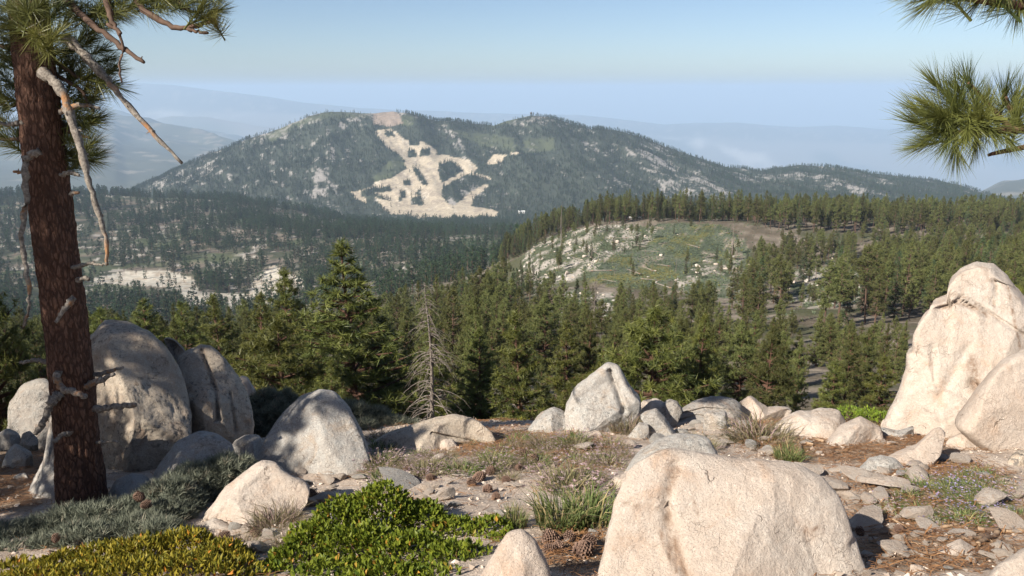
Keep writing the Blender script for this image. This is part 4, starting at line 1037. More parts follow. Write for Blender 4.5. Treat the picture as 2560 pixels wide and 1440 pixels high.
# --- dead trees
def snag_mesh(seed, H, r0, nb, Lb, down=0.35, from_=0.08):
    rng = np.random.default_rng(seed)
    tr = Geo(); br = Geo()
    hs = np.linspace(0, 1, 16)
    c = np.stack([0.02 * H * np.sin(hs * 4), 0.012 * H * np.sin(hs * 6), hs * H], 1)
    tr.add(*tube(c, r0 * (1 - 0.93 * hs), 8))
    for k in range(nb):
        f = rng.uniform(from_, 0.99); o_ = np.array([np.interp(f, hs, c[:, i]) for i in range(3)])
        az = rng.uniform(0, 6.28); L = Lb * (1 - f) ** 0.6 * rng.uniform(0.4, 1.15) + 0.15
        d = np.array((math.cos(az), math.sin(az), 0))
        el0 = rng.uniform(-0.1, 0.35)
        t = np.linspace(0, 1, 6)
        pts = o_ + d * (t * L)[:, None] + np.array((0, 0, 1)) * (L * (el0 * t - (down + 0.5 * rng.random()) * t * t))[:, None] + rng.normal(0, 0.02 * L, (6, 3)) * t[:, None]
        br.add(*tube(pts, r0 * (0.22 * (1 - f) + 0.07) * (1 - 0.8 * t), 4, False))
        for q in range(rng.integers(1, 4)):
            s = rng.uniform(0.3, 0.9); b0 = o_ + (pts[int(s * 5)] - o_)
            e = d * rng.uniform(0.2, 0.6) + rng.normal(0, 0.5, 3) + (0, 0, -0.3)
            br.add(*tube(np.stack([b0, b0 + e * L * 0.16, b0 + e * L * 0.3 + (0, 0, -0.05 * L)]), r0 * np.array((0.05, 0.035, 0.015)), 3, False))
    return tr.mesh('trunk', [M['snag']]), br.mesh('branches', [M['snag']]), H
def snag_at(proto, px, top, Y, label, group=None, rotz=0.0, cat='dead tree', wide=1.0, foot=None):
    T = at(px, top, Y); H = T[2] - gz(T[0], Y) + 0.1
    e = empty('dead_tree', (T[0], Y, gz(T[0], Y) - 0.1), rotz)
    e.scale = (H / proto[2] * wide,) * 2 + (H / proto[2],)
    obj('trunk', proto[0], e)
    if proto[1] is not None: obj('branches', proto[1], e)
    return tag(e, label, cat, group)
SN = [snag_mesh(1, 6.0, 0.10, 190, 1.35, 0.45), snag_mesh(2, 12.0, 0.20, 130, 2.4, 0.5, 0.25), snag_mesh(3, 12.0, 0.18, 26, 1.2, 0.2, 0.4), snag_mesh(4, 10.0, 0.16, 7, 0.8, 0.2, 0.5)]
snag_at(SN[0], 1066, 705, 27, 'bleached dead snag with drooping bare branches beside the tallest bushy pine', rotz=0.5)
snag_at(SN[1], 1487, 690, 120, 'big grey-brown dead pine with a tangle of drooping branches in the rocky clearing', rotz=1.5)
for px, top, Y, lab in ((1405, 505, 430, 'tall bare grey pole at the left end of the ridge-top stand'), (1835, 545, 360, 'thin dead pole among the pines right of the meadow'), (1930, 640, 300, 'bare leaning dead trunk on the slope right of the meadow')):
    snag_at(SN[2], px, top, Y, lab, rotz=px)
rng = np.random.default_rng(3)
for k in range(34):
    px, py = rng.uniform(1440, 1880), rng.uniform(575, 720)
    Y = 300 + (720 - py) / 150 * 165
    T = at(px, py, Y)
    if not in_poly(np.array([px]), np.array([py]), MEADOW)[0]: continue
    H = rng.uniform(3, 8)
    e = empty('dead_tree', (T[0], Y, gz(T[0], Y) - 0.2), rng.uniform(0, 6)); e.scale = (H / 10,) * 3
    e.rotation_euler[0] = rng.normal(0, 0.08)
    obj('trunk', SN[3][0], e); obj('branches', SN[3][1], e)
    tag(e, 'bare grey dead trunk standing in the green shrub meadow on the ridge', 'dead tree', 'dead trunks in the meadow')
LOGM = Geo(); LOGM.add(*tube(np.array([(-0.5, 0, 0), (-0.1, 0.006, 0.004), (0.25, -0.004, 0), (0.5, 0.004, 0)]), np.array((0.022, 0.02, 0.016, 0.009)), 8)); LOGM = LOGM.mesh('fallen_log', [M['deadwood']])
for k in range(26):
    px, py = rng.uniform(1430, 1880), rng.uniform(570, 725)
    Y = 300 + (720 - py) / 150 * 165
    T = at(px, py, Y); L = rng.uniform(5, 13)
    o = obj('fallen_log', LOGM, None, (T[0], Y, gz(T[0], Y) + 0.25)); o.scale = (L,) * 3; o.rotation_euler = (0, rng.normal(0, .05), rng.uniform(0, 3.14))
    tag(o, 'grey fallen log lying in the shrubs of the ridge meadow', 'log', 'logs in the meadow')

# --- the forest: the largest-looking trees one by one, the rest of the far forest as one mass
def sample(n, y0, y1, a0=-0.72, a1=0.72, seed=0):
    rng = np.random.default_rng(seed)
    y = np.sqrt(rng.uniform(y0 ** 2, y1 ** 2, n)); a = rng.uniform(a0, a1, n)
    x = a * y; return x, y, ground_z(x, y), rng
def thin_out(x, y, gap):
    keep = []; cell = {}
    for i in range(len(x)):
        k = (int(x[i] // gap), int(y[i] // gap)); bad = False
        for dx in (-1, 0, 1):
            for dy in (-1, 0, 1):
                for j in cell.get((k[0] + dx, k[1] + dy), ()):
                    if (x[i] - x[j]) ** 2 + (y[i] - y[j]) ** 2 < gap * gap: bad = True
        if not bad: keep.append(i); cell.setdefault(k, []).append(i)
    return np.array(keep, int)

x, y, z, rng = sample(9000, 42, 640, seed=101)
m, px, py = cover(x, y, z)
dens = np.full(len(x), 0.80)
dens *= 0.55 + 0.9 * np.clip(fbm(x / 38, y / 38, 3, 91) + 0.35, 0, 1)
dens[m['meadow']] = 0.035; dens[m['outcrop']] = 0.26; dens[m['clear']] = 0.10
dens[(y > 150) & (y < 430) & (px > 1250) & (px < 1850) & (py > 690) & (py < 800)] *= 0.55
dens[y > 470] *= 1.5
dens[(px < 1000) & (y > 330)] *= 0.3
dens[(y < 130) & (px > 1050)] *= 1.5
dens[(y >= 130) & (y < 330) & (px > 1150)] *= 0.8
dens[(y >= 130) & (y < 400) & (px > 1850)] *= 1.7
dens[(y >= 330) & (y < 455) & (px > 1850)] *= 0.6
dens[(y < 62) & (px > 620) & (px < 1120)] = 0
keep = np.where(rng.random(len(x)) < dens)[0]
keep = keep[thin_out(x[keep], y[keep], 3.0)]
x, y, z, px, py = x[keep], y[keep], z[keep], px[keep], py[keep]
H = np.where(y < 110, rng.uniform(8.0, 12.5, len(x)), rng.uniform(11, 19, len(x))) * np.where(rng.random(len(x)) < 0.2, 0.6, 1.0)
H = np.where(m['outcrop'][keep] | m['meadow'][keep], H * 0.5, H)
kind = rng.random(len(x)) < np.where(px < 1350, 0.55, 0.2) * (y > 160)
TOPS = np.interp(px, [0, 700, 1000, 1200, 1300, 1400, 1600, 1800, 1860, 1950, 2100, 2300, 2560], [745, 735, 690, 655, 640, 690, 715, 695, 600, 575, 570, 560, 550])
TOPSN = np.interp(px, [0, 700, 1000, 1200, 1500, 1900, 2300, 2560], [745, 745, 720, 715, 745, 770, 800, 790])
lim = np.where(y < 160, TOPSN, TOPS) + rng.uniform(-12, 45, len(x))
room = y * np.array([ray(a_, b_)[2] / ray(a_, b_)[1] for a_, b_ in zip(px, lim)]) - z        # how tall a tree may stand here
free = (y > 455) & ((px < 1380) | (px > 1880) | (y > 480)) | m['outcrop'][keep] | m['meadow'][keep]
ok = free | (room > 4.5)
H = np.where(free, H, np.minimum(H, np.maximum(room, 4.5)))
ok &= ~((px < 1250) & (y > 330))
x, y, z, px, py, H, kind = (q[ok] for q in (x, y, z, px, py, H, kind))
seen = (px > -30) & (px < 2590)
order = np.argsort(y)
near_ids, ridge_ids, rest = [], [], []
for i in order:
    if seen[i] and y[i] < 260 and len(near_ids) < 290: near_ids.append(i)
    elif seen[i] and y[i] > 400 and px[i] > 1290 and len(ridge_ids) < 290 and not kind[i]: ridge_ids.append(i)
    else: rest.append(i)
prng = random.Random(4)
def where(i):
    p = px[i]
    if y[i] < 95: band = 'first forest rows'
    elif y[i] < 150: band = 'middle of the slope'
    else: band = 'slope below the ridge meadow'
    side = 'left of the dead snag' if p < 1050 else 'right of the dead snag' if p < 1500 else 'behind the grey dome' if p < 1900 else 'left of the tallest cream boulder' if p < 2300 else 'behind the tallest cream boulder'
    return 'pine in the ' + band + ', ' + side
for i in near_ids:
    lab = where(i)
    bare = 1240 < px[i] < 2080 and 105 < y[i]
    proto = prng.choice([MID[1], MID[3], MID[3], MID[4]]) if bare else prng.choice([NEAR[1], NEAR[2], NEAR[3], MID[0]] if y[i] < 110 else MID + NEAR[1:3])
    plant_tree(proto, x[i], y[i], H[i] * (0.9 if y[i] < 75 else 1), lab, 'forest pines ' + lab.split('pine in the ')[1], rng=prng, wide=prng.uniform(0.62, 0.92) * (1.15 if bare else 1), needles='needles_mid')
for i in ridge_ids:
    p = px[i]
    zone = 'above the left end of the shrub meadow' if p < 1560 else 'above the middle of the shrub meadow' if p < 1720 else 'above the right end of the shrub meadow' if p < 1880 else 'just right of the shrub meadow' if p < 2080 else 'left of the tallest cream boulder' if p < 2300 else 'right above the tallest cream boulder'
    plant_tree(prng.choice(MID), x[i], y[i], H[i] * 1.1, 'tall dark pine of the ridge-top stand ' + zone, 'ridge-top pines ' + zone, name='ridge_pine', rng=prng)

def mass(name, X, Y, Z, S, idx, protos, label, seed=0):
    """one object of kind stuff that sets a tree on every point"""
    coll = bpy.data.collections.new(name + '_kinds')
    for i, p in enumerate(protos):
        o = joined(p, '%s_kind_%02d' % (name, i)); coll.objects.link(o)
    rng = np.random.default_rng(seed)
    me = bpy.data.meshes.new(name); me.vertices.add(len(X))
    me.vertices.foreach_set('co', np.stack([X, Y, Z], 1).astype(np.float32).ravel())
    a = me.attributes.new('size', 'FLOAT', 'POINT'); a.data.foreach_set('value', np.asarray(S, np.float32))
    a = me.attributes.new('pick', 'INT', 'POINT'); a.data.foreach_set('value', np.asarray(idx, np.int32))
    a = me.attributes.new('turn', 'FLOAT_VECTOR', 'POINT')
    t = np.zeros((len(X), 3), np.float32); t[:, 2] = rng.uniform(0, 6.28, len(X)); t[:, :2] = rng.normal(0, 0.025, (len(X), 2)); a.data.foreach_set('vector', t.ravel())
    o = obj(name, me)
    ng = bpy.data.node_groups.new(name, 'GeometryNodeTree')
    ng.interface.new_socket('Geometry', in_out='INPUT', socket_type='NodeSocketGeometry')
    ng.interface.new_socket('Geometry', in_out='OUTPUT', socket_type='NodeSocketGeometry')
    N = ng.nodes; gi = N.new('NodeGroupInput'); go = N.new('NodeGroupOutput')
    ip = N.new('GeometryNodeInstanceOnPoints'); ci = N.new('GeometryNodeCollectionInfo')
    ci.inputs['Collection'].default_value = coll; ci.inputs['Separate Children'].default_value = True; ci.inputs['Reset Children'].default_value = True
    def na(nm, ty):
        q = N.new('GeometryNodeInputNamedAttribute'); q.data_type = ty; q.inputs['Name'].default_value = nm
        return q.outputs['Attribute']
    ng.links.new(gi.outputs[0], ip.inputs['Points']); ng.links.new(ci.outputs[0], ip.inputs['Instance'])
    ip.inputs['Pick Instance'].default_value = True
    ng.links.new(na('pick', 'INT'), ip.inputs['Instance Index'])
    ng.links.new(na('turn', 'FLOAT_VECTOR'), ip.inputs['Rotation']); ng.links.new(na('size', 'FLOAT'), ip.inputs['Scale'])
    ng.links.new(ip.outputs[0], go.inputs[0])
    md = o.modifiers.new('trees', 'NODES'); md.node_group = ng
    return tag(o, label, 'forest', None, 'stuff')

rest = np.array(rest, int)
PR = MID + FIR
pick = np.where(kind[rest], 5 + rng.integers(0, 2, len(rest)), rng.integers(0, 5, len(rest)))
h0 = np.array([p[2] for p in PR])[pick]
mass('ridge_forest', x[rest], y[rest], z[rest] - 0.2, H[rest] / h0, pick, PR, 'mass of pines and firs covering the right-hand ridge beyond the nearer trees', 1)

x, y, z, rng = sample(36000, 640, 2550, -0.75, 0.75, 102)
m, px, py = cover(x, y, z)
dens = np.clip(0.47 + 1.0 * fbm(x / 90, y / 90, 3, 93) + 0.4 * fbm(x / 25, y / 25, 2, 94), 0.04, 1)
dens[m['road']] = 0.05; dens[(px > 1300)] *= 0.3
dens[(y > 1000) & (y < 1450) & (px < 520)] *= 0.7
k = np.where(rng.random(len(x)) < dens)[0]; x, y, z = x[k], y[k], z[k]
S = rng.uniform(0.95, 1.8, len(x)); pick = rng.integers(0, 3, len(x))
mass('valley_forest', x, y, z - 0.3, S, pick, FAR, 'dark conifer forest over the hills across the valley', 2)

x, y, z, rng = sample(95000, 2450, 4050, -0.68, 0.72, 103)
m, px, py = cover(x, y, z)
rk = fbm((x + 0.3 * y) / 22, y / 60, 5, 67, 0.75) + 0.55 * fbm((x + 0.3 * y) / 150, y / 420, 3, 68)
dens = np.clip(0.62 - 1.5 * np.maximum(0, rk - 0.02) + 0.5 * fbm(x / 70, y / 120, 3, 95), 0.05, 1)
dens[m['chap']] *= 0.12; dens[m['ski']] = 0.004; dens[m['bare']] = 0.01
dens[y > 3820] = 0.0
inC = np.zeros(len(x), bool)
for c in CLUMPS: inC |= in_poly(px, py, c)
dens[inC & (y < 3900)] = 1.0
k = np.where(rng.random(len(x)) < dens)[0]; x, y, z = x[k], y[k], z[k]
S = rng.uniform(0.6, 1.15, len(x)); pick = rng.integers(0, 3, len(x))
mass('mountain_forest', x, y, z - 0.3, S, pick, FAR, 'dark conifers dotted over the mountain with the bare ski runs', 3)

# --- pale rocks on the ridge outcrops
rng = np.random.default_rng(12); cnt = 0
while cnt < 290:
    px_, py_ = rng.uniform(1290, 2190), rng.uniform(560, 830)
    q = np.array([px_]), np.array([py_])
    if not (in_poly(*q, OUTCROP)[0] or in_poly(*q, OUTCROP2)[0] or in_poly(*q, OUTCROP3)[0] or (in_poly(*q, OUTCROP4)[0] and rng.random() < 0.5) or (rng.random() < 0.05 and in_poly(*q, MEADOW)[0])): continue
    Ys = np.linspace(200, 600, 300); d = ray(px_, py_); P = d[None] * (Ys / d[1])[:, None]
    hit = P[:, 2] < ground_z(P[:, 0], P[:, 1])
    if not hit.any(): continue
    P = P[int(np.argmax(hit))]; s = rng.uniform(0.4, 1.15) * (1.8 if rng.random() < 0.15 else 1)
    o = obj('ridge_rock', chip_mesh(int(rng.integers(0, 12)), 'pale' if rng.random() < 0.5 else 'grey'), None, (P[0], P[1], gz(P[0], P[1]) + 0.05 * s)); o.scale = (s, s, s * 1.2); o.rotation_euler = (rng.normal(0, .3), rng.normal(0, .3), rng.uniform(0, 6))
    zone = 'left of the shrub meadow' if px_ < 1660 and py_ < 730 else 'round the big dead pine' if px_ < 1660 else 'below the right end of the meadow' if px_ < 1900 else 'among the pines right of the meadow'
    tag(o, 'pale rock strewn over the outcrop ' + zone, 'rock', 'pale rocks on the ridge ' + zone); cnt += 1

# --- far buildings
def hut(px, py, Y, w, d, h, name, label, wall, roof):
    P = at(px, py, Y); P[2] = gz(P[0], P[1])
    e = empty(name, P)
    V = [(sx * w / 2, sy * d / 2, zz) for zz in (0, h) for sy in (-1, 1) for sx in (-1, 1)]
    Q = [(0, 2, 3, 1), (4, 5, 7, 6), (0, 1, 5, 4), (2, 6, 7, 3), (0, 4, 6, 2), (1, 3, 7, 5)]
    obj('wall', mesh_np('wall', V, None, Q, False, [NB('hut_wall').done(wall)]), e)
    V = [(sx * w * 0.54, sy * d * 0.6, h + 0.05) for sy in (-1, 1) for sx in (-1, 1)] + [(sx * w * 0.54, 0, h * 1.5) for sx in (-1, 1)]
    obj('roof', mesh_np('roof', V, [(0, 4, 2), (1, 3, 5)], [(0, 1, 5, 4), (2, 4, 5, 3), (0, 2, 3, 1)], False, [NB('hut_roof', 0.5).done(roof)]), e)
    for k in (-0.3, 0, 0.3):
        obj('window', mesh_np('window', [(k * w - 0.06 * w, -d / 2 - 0.05, h * .35), (k * w + 0.06 * w, -d / 2 - 0.05, h * .35), (k * w + 0.06 * w, -d / 2 - 0.05, h * .75), (k * w - 0.06 * w, -d / 2 - 0.05, h * .75)], None, [(0, 1, 2, 3)], False, [M['twig']]), e)
    return tag(e, label, 'building')
hut(1304, 500, 2680, 22, 12, 6, 'lodge_building', 'white flat-looking lodge in the trees at the foot of the mountain', (0.5, 0.5, 0.48), (0.6, 0.6, 0.58))
hut(1585, 496, 575, 11, 6, 2.2, 'hut', 'low pale hut roof among the pines on the near ridge', (0.25, 0.22, 0.2), (0.35, 0.34, 0.33))
# lookout on the right-hand summit
P = at(1328, 288, 3795); zt = gz(P[0], P[1])
e = empty('lookout_tower', (P[0], P[1], zt))
g = Geo()
for sx in (-1, 1):
    for sy in (-1, 1): g = Geo(); g.add(*tube(np.array([(sx * 4, sy * 4, 0), (sx * 3, sy * 3, 9)]), 0.5, 5)); obj('leg', g.mesh('leg', [M['bark_far']]), e)
V = [(sx * 5, sy * 5, zz) for zz in (9, 14) for sy in (-1, 1) for sx in (-1, 1)]
obj('cabin', mesh_np('cabin', V, None, [(0, 2, 3, 1), (4, 5, 7, 6), (0, 1, 5, 4), (2, 6, 7, 3), (0, 4, 6, 2), (1, 3, 7, 5)], False, [M['bark_far']]), e)
obj('roof', mesh_np('roof', [(-6, -6, 14), (6, -6, 14), (6, 6, 14), (-6, 6, 14), (0, 0, 17)], [(0, 1, 4), (1, 2, 4), (2, 3, 4), (3, 0, 4)], [(3, 2, 1, 0)], False, [M['bark_far']]), e)
tag(e, 'small dark fire lookout on the pointed right-hand summit of the mountain', 'tower')
# ------------------------------------------------------------------ the big pine on the left and the boughs on the right
def brush(rng, n, L, w, stem, a0=0.35, a1=1.15, droop=0.25):
    """needles along the last stretch of a twig that points along +Z, swept forward"""
    b = rng.random(n) ** 0.8; f = rng.uniform(0, 6.28, n)
    an = a1 + (a0 - a1) * b + rng.normal(0, 0.16, n)
    D = np.stack([np.sin(an) * np.cos(f), np.sin(an) * np.sin(f), np.cos(an)], 1)
    B0 = np.zeros((n, 3)); B0[:, 2] = stem * (b - 1)
    ln = L * rng.uniform(0.7, 1.12, n); S = np.cross(D, rng.normal(size=(n, 3))); S /= np.linalg.norm(S, axis=1)[:, None]
    ax = np.stack([np.cos(f), np.sin(f), 0 * f], 1)
    mid = B0 + D * (ln * 0.5)[:, None]; D2 = D + ax * (droop * rng.uniform(-0.6, 1.0, n))[:, None]
    tip = mid + D2 / np.linalg.norm(D2, axis=1)[:, None] * (ln * 0.5)[:, None]
    V = np.stack([B0 - S * w / 2, B0 + S * w / 2, mid - S * w * .45, mid + S * w * .45, tip], 1).reshape(-1, 3); k = np.arange(n)[:, None] * 5
    T = np.concatenate([k + [0, 1, 3], k + [0, 3, 2], k + [2, 3, 4]], 0)
    tv, tt, tq = tube(np.array([(0, 0, -stem * 1.3), (0, 0, -stem * .5), (0, 0, 0)]), np.array((0.006, 0.005, 0.003)), 4, False)
    return np.vstack([V, tv]), np.vstack([T, tq[:, [0, 1, 2]] + len(V), tq[:, [0, 2, 3]] + len(V)])
HT = [brush(np.random.default_rng(200 + k), 170, 0.175, 0.0032, 0.13, 0.3, 1.3) for k in range(4)]
HT2 = [tuft(np.random.default_rng(220 + k), 60, 0.19, 0.006, 1.9, -0.2, 1) for k in range(4)]

def bark_trunk(c, rad, seed, n=110, m=420, wob=0.05):
    """a trunk with deep plated bark along a centre line"""
    t = np.linspace(0, 1, m)
    cs = np.linspace(0, 1, len(c))
    C = np.stack([np.interp(t, cs, np.asarray(c)[:, i]) for i in range(3)], 1)
    for _ in range(30): C[1:-1] = (C[:-2] + 2 * C[1:-1] + C[2:]) / 4
    Rr = np.interp(t, cs, rad)
    th = np.arange(n) * 2 * np.pi / n
    V = np.empty((m, n, 3))
    off = Vector((seed, seed * 2, 0))
    for i in range(m):
        for j in range(n):
            d = Vector((math.cos(th[j]), math.sin(th[j]), 0))
            q = Vector((d.x * Rr[i] * 27, d.y * Rr[i] * 27, C[i, 2] * 7.0)) + off
            q += mnoise.noise_vector(q * 1.1) * 0.45
            ds = mnoise.voronoi(q)[0]
            plate = min(0.45, ds[1] - ds[0])
            k = 1 + wob * mnoise.noise(Vector((d.x, d.y, C[i, 2] * 1.3)) * 1.2 + off)
            r = Rr[i] * k + (0.013 * (plate - 0.25) + 0.012 * mnoise.fractal(Vector((d.x * 5, d.y * 5, C[i, 2] * 2.2)) + off, 0.8, 2.1, 5)) * min(1, Rr[i] / 0.15) + 0.006 * mnoise.noise(q * 4)
            V[i, j] = (C[i, 0] + r * d.x, C[i, 1] + r * d.y, C[i, 2])
    i, j = np.meshgrid(np.arange(m - 1), np.arange(n), indexing='ij')
    a = i * n + j; b = i * n + (j + 1) % n
    return V.reshape(-1, 3), np.stack([a, b, b + n, a + n], -1).reshape(-1, 4)

def limb(geo_, pix, r0, r1, Y0, Y1, n=14, rng=None, knobs=0, mat=0, sides=7, rough=0.25):
    """a limb through photo points at distances running from Y0 to Y1"""
    k = len(pix)
    P = np.array([at(p[0], p[1], Y0 + (Y1 - Y0) * i / (k - 1)) for i, p in enumerate(pix)])
    S = spline(P, n)
    rad = np.linspace(r0, r1, n)
    if rng is not None: rad = rad * (1 + rng.uniform(-rough, rough, n) * 0.6); S[1:-1] += rng.normal(0, 0.004, (n - 2, 3))
    geo_.add(*tube(S, rad, sides), mat=mat)
    if rng is not None:
        for _ in range(knobs):
            i = rng.integers(1, n - 1); d = rng.normal(size=3); d /= np.linalg.norm(d)
            L = rng.uniform(0.9, 2.2) * rad[i] + 0.008
            geo_.add(*tube(np.stack([S[i], S[i] + d * L * 0.7, S[i] + d * L + (0, 0, -0.2 * L)]), rad[i] * np.array((0.38, 0.25, 0.1)), 5), mat=mat)
    return S

def big_pine():
    rng = np.random.default_rng(31)
    base = at(205, 1262, 5.7); bz = gz(base[0], 5.7)
    top0 = at(62, -60, 5.7)
    e = empty('pine_tree', (base[0], 5.7, bz))
    org = np.array((base[0], 5.7, bz))
    pts = [(base[0], 5.7, bz - 0.3)] + [tuple(at(a, b, 5.7)) for a, b in ((204, 1240), (186, 1000), (165, 820), (142, 640), (120, 480), (104, 330), (88, 160))] + [tuple(top0), (top0[0] + 0.12, 5.75, 2.2), (top0[0] + 0.2, 5.8, 3.6), (top0[0] + 0.25, 5.8, 5.0)]
    # even spacing in height for the radius table
    pts = np.array(pts); zz = np.linspace(pts[0, 2], pts[-1, 2], 60)
    c = np.stack([np.interp(zz, pts[:, 2], pts[:, i]) for i in range(3)], 1)
    r = np.interp(zz, [pts[0, 2], bz + 0.05, bz + 0.5, bz + 1.4, bz + 2.6, 0.6, 2.4, 5.0], [0.212, 0.184, 0.163, 0.150, 0.138, 0.122, 0.10, 0.015])
    V, Q = bark_trunk(c, r, 3)
    tr = obj('trunk', mesh_np('trunk', V - org, None, Q, True, [M['bark']]), e)
    def part(name, build, mats, parent=e, label=None, smooth=True):
        g = Geo(); build(g); g.V = [v - org.astype(np.float32) for v in g.V]
        o = obj(name, g.mesh(name, mats, smooth), parent)
        if label: o['label'] = label
        return o
    px2m = 6.0 / F
    DW = [M['deadwood']]; BR = [M['twig']]
    dead = [([(165, 95), (200, 125), (250, 180), (300, 240), (380, 330), (455, 408)], 13, 4, 5.55, 5.3, 12), ([(100, 180), (130, 200), (158, 235), (175, 290), (197, 360), (215, 430), (240, 510), (262, 590), (268, 662)], 13, 5, 5.55, 5.25, 8),
            ([(100, 378), (72, 392), (62, 430), (66, 500), (58, 560), (55, 620), (70, 700), (72, 760), (58, 822)], 10, 4, 5.5, 5.3, 5), ([(145, 930), (142, 950), (158, 972), (185, 980), (214, 990)], 10, 8, 5.5, 5.3, 2),
            ([(190, 946), (240, 938), (308, 918)], 10, 4, 5.75, 5.7, 3), ([(190, 972), (240, 955), (286, 934)], 11, 6, 5.65, 5.6, 2), ([(200, 1025), (260, 1020), (340, 1012)], 12, 7, 5.7, 5.6, 3), ([(150, 985), (130, 1005), (112, 1050), (88, 1086)], 13, 8, 5.55, 5.4, 3),
            ([(175, 1080), (152, 1090), (134, 1106)], 8, 5, 5.5, 5.4, 1), ([(210, 1104), (255, 1106), (296, 1105)], 5, 3, 5.7, 5.6, 0), ([(130, 906), (90, 900), (48, 908)], 7, 4, 5.7, 5.6, 1), ([(185, 742), (165, 768), (138, 806)], 9, 5, 5.45, 5.35, 1),
            ([(170, 668), (225, 660), (268, 662)], 6, 3, 5.65, 5.55, 1), ([(80, 436), (55, 432), (34, 428)], 5, 4, 5.6, 5.6, 1), ([(150, 436), (180, 432), (198, 438)], 6, 4, 5.6, 5.5, 0), ([(150, 280), (200, 262), (250, 270)], 7, 4, 5.6, 5.6, 1), ([(60, 305), (30, 312), (0, 305)], 7, 4, 5.6, 5.6, 1),
            ([(185, 480), (176, 484), (196, 481)], 5, 4, 5.55, 5.5, 0), ([(195, 700), (215, 695), (222, 700)], 7, 5, 5.6, 5.55, 0)]
    for pix, w0, w1, y0, y1, kn in dead:
        part('dead_branch', lambda g: limb(g, pix, w0 * px2m * 0.95, w1 * px2m * 0.8, y0, y1, 6 + 4 * len(pix), rng, kn, rough=0.4), DW, tr if False else e)
    live = [([(150, -10), (190, 25), (230, 60), (275, 95), (320, 130), (360, 156)], 9, 4, 5.5, 5.3), ([(262, -30), (272, 20), (282, 55), (298, 88)], 9, 4, 5.4, 5.3), ([(268, 60), (298, 82), (308, 120), (298, 160), (305, 206)], 4, 2, 5.35, 5.3),
            ([(325, -30), (345, 8), (375, 38), (420, 62), (460, 69), (500, 62), (535, 48)], 8, 4, 5.4, 5.2), ([(462, 69), (485, 78), (520, 82)], 4, 3, 5.25, 5.2), ([(430, -20), (460, 20), (490, 30)], 5, 3, 5.2, 5.2),
            ([(120, 140), (190, 190), (240, 200), (285, 220)], 6, 3, 5.8, 5.8), ([(130, 180), (200, 225), (235, 280)], 5, 3, 5.8, 5.7), ([(140, 300), (180, 330), (225, 345)], 6, 3, 5.8, 5.7), ([(60, 345), (25, 350), (-20, 340)], 6, 3, 5.8, 5.8), ([(60, 250), (20, 265), (-30, 240)], 6, 3, 5.9, 5.9),
            ([(70, 60), (110, 90), (118, 110)], 6, 4, 5.5, 5.2), ([(60, 120), (20, 120), (-30, 100)], 7, 4, 5.7, 5.7), ([(150, 360), (185, 395), (215, 400)], 5, 3, 5.9, 5.8)]
    for pix, w0, w1, y0, y1 in live:
        part('branch', lambda g: limb(g, pix, w0 * px2m, w1 * px2m, y0, y1, 4 + 3 * len(pix), rng, 3), BR)
    tufts = [(118, 118, 5.15), (95, 95, 5.2), (140, 90, 5.25), (540, 62, 5.2), (520, 40, 5.2), (550, 25, 5.25), (505, 15, 5.2), (480, 5, 5.2), (440, 12, 5.25), (400, 18, 5.4), (375, 5, 5.4), (420, -10, 5.3), (330, 20, 5.4), (300, 10, 5.4), (290, 35, 5.5), (240, 30, 5.6), (215, 55, 5.7), (250, 70, 5.7), (200, 20, 5.6), (230, 100, 5.7),
             (262, 40, 5.6), (275, 150, 5.8), (285, 175, 5.8), (262, 195, 5.8), (240, 185, 5.8), (290, 215, 5.75), (220, 215, 5.8), (200, 180, 5.85), (180, 165, 5.85), (175, 205, 5.85), (245, 225, 5.8), (190, 250, 5.8), (205, 262, 5.75), (240, 300, 5.7), (225, 295, 5.7), (175, 330, 5.8), (200, 345, 5.75), (228, 360, 5.7), (245, 385, 5.7), (215, 390, 5.75), (180, 380, 5.8), (190, 415, 5.8), (232, 402, 5.7), (160, 350, 5.85), (165, 310, 5.85), (172, 400, 5.85),
             (30, 20, 5.4), (10, 50, 5.5), (60, 10, 5.4), (15, 100, 5.7), (-10, 130, 5.7), (25, 150, 5.75), (10, 190, 5.8), (-5, 225, 5.85), (18, 245, 5.85), (5, 300, 5.85), (-10, 340, 5.8), (20, 355, 5.8), (45, 330, 5.85), (30, 210, 5.9), (110, 10, 5.3), (150, 5, 5.4), (175, -5, 5.5), (350, -10, 5.4), (310, -20, 5.4), (130, 40, 5.5), (165, 60, 5.6), (120, 150, 5.7), (40, 80, 5.6), (70, 40, 5.4), (155, 130, 5.8),
             (450, -15, 5.2), (530, -10, 5.2), (270, 10, 5.5), (205, 95, 5.75), (185, 125, 5.8), (160, 165, 5.85), (215, 150, 5.85), (255, 125, 5.8), (230, 250, 5.85), (205, 310, 5.85), (150, 385, 5.9), (10, 20, 5.5), (-15, 70, 5.6), (0, 160, 5.8), (30, 120, 5.75), (10, 270, 5.9), (-20, 310, 5.9)]
    def needles(g):
        P = np.array([at(*t) for t in tufts]); D = np.array([(t[0] - 90, 40, 55 - 0 * t[1]) for t in tufts], float); D /= np.linalg.norm(D, axis=1)[:, None]
        D[:2] = (0.2, -0.9, -0.1); D += rng.normal(0, 0.35, D.shape)
        tn = np.clip(rng.normal(0.5, 0.2, len(P)), 0, 0.94); tn[:3] = 0.9  # first tufts are the sunlit ones: the light is put into their tint
        scatter(g, HT, P, D, rng.uniform(0.75, 1.15, len(P)), rng, tint=tn)
    part('needles', needles, [M['needles']], smooth=False)
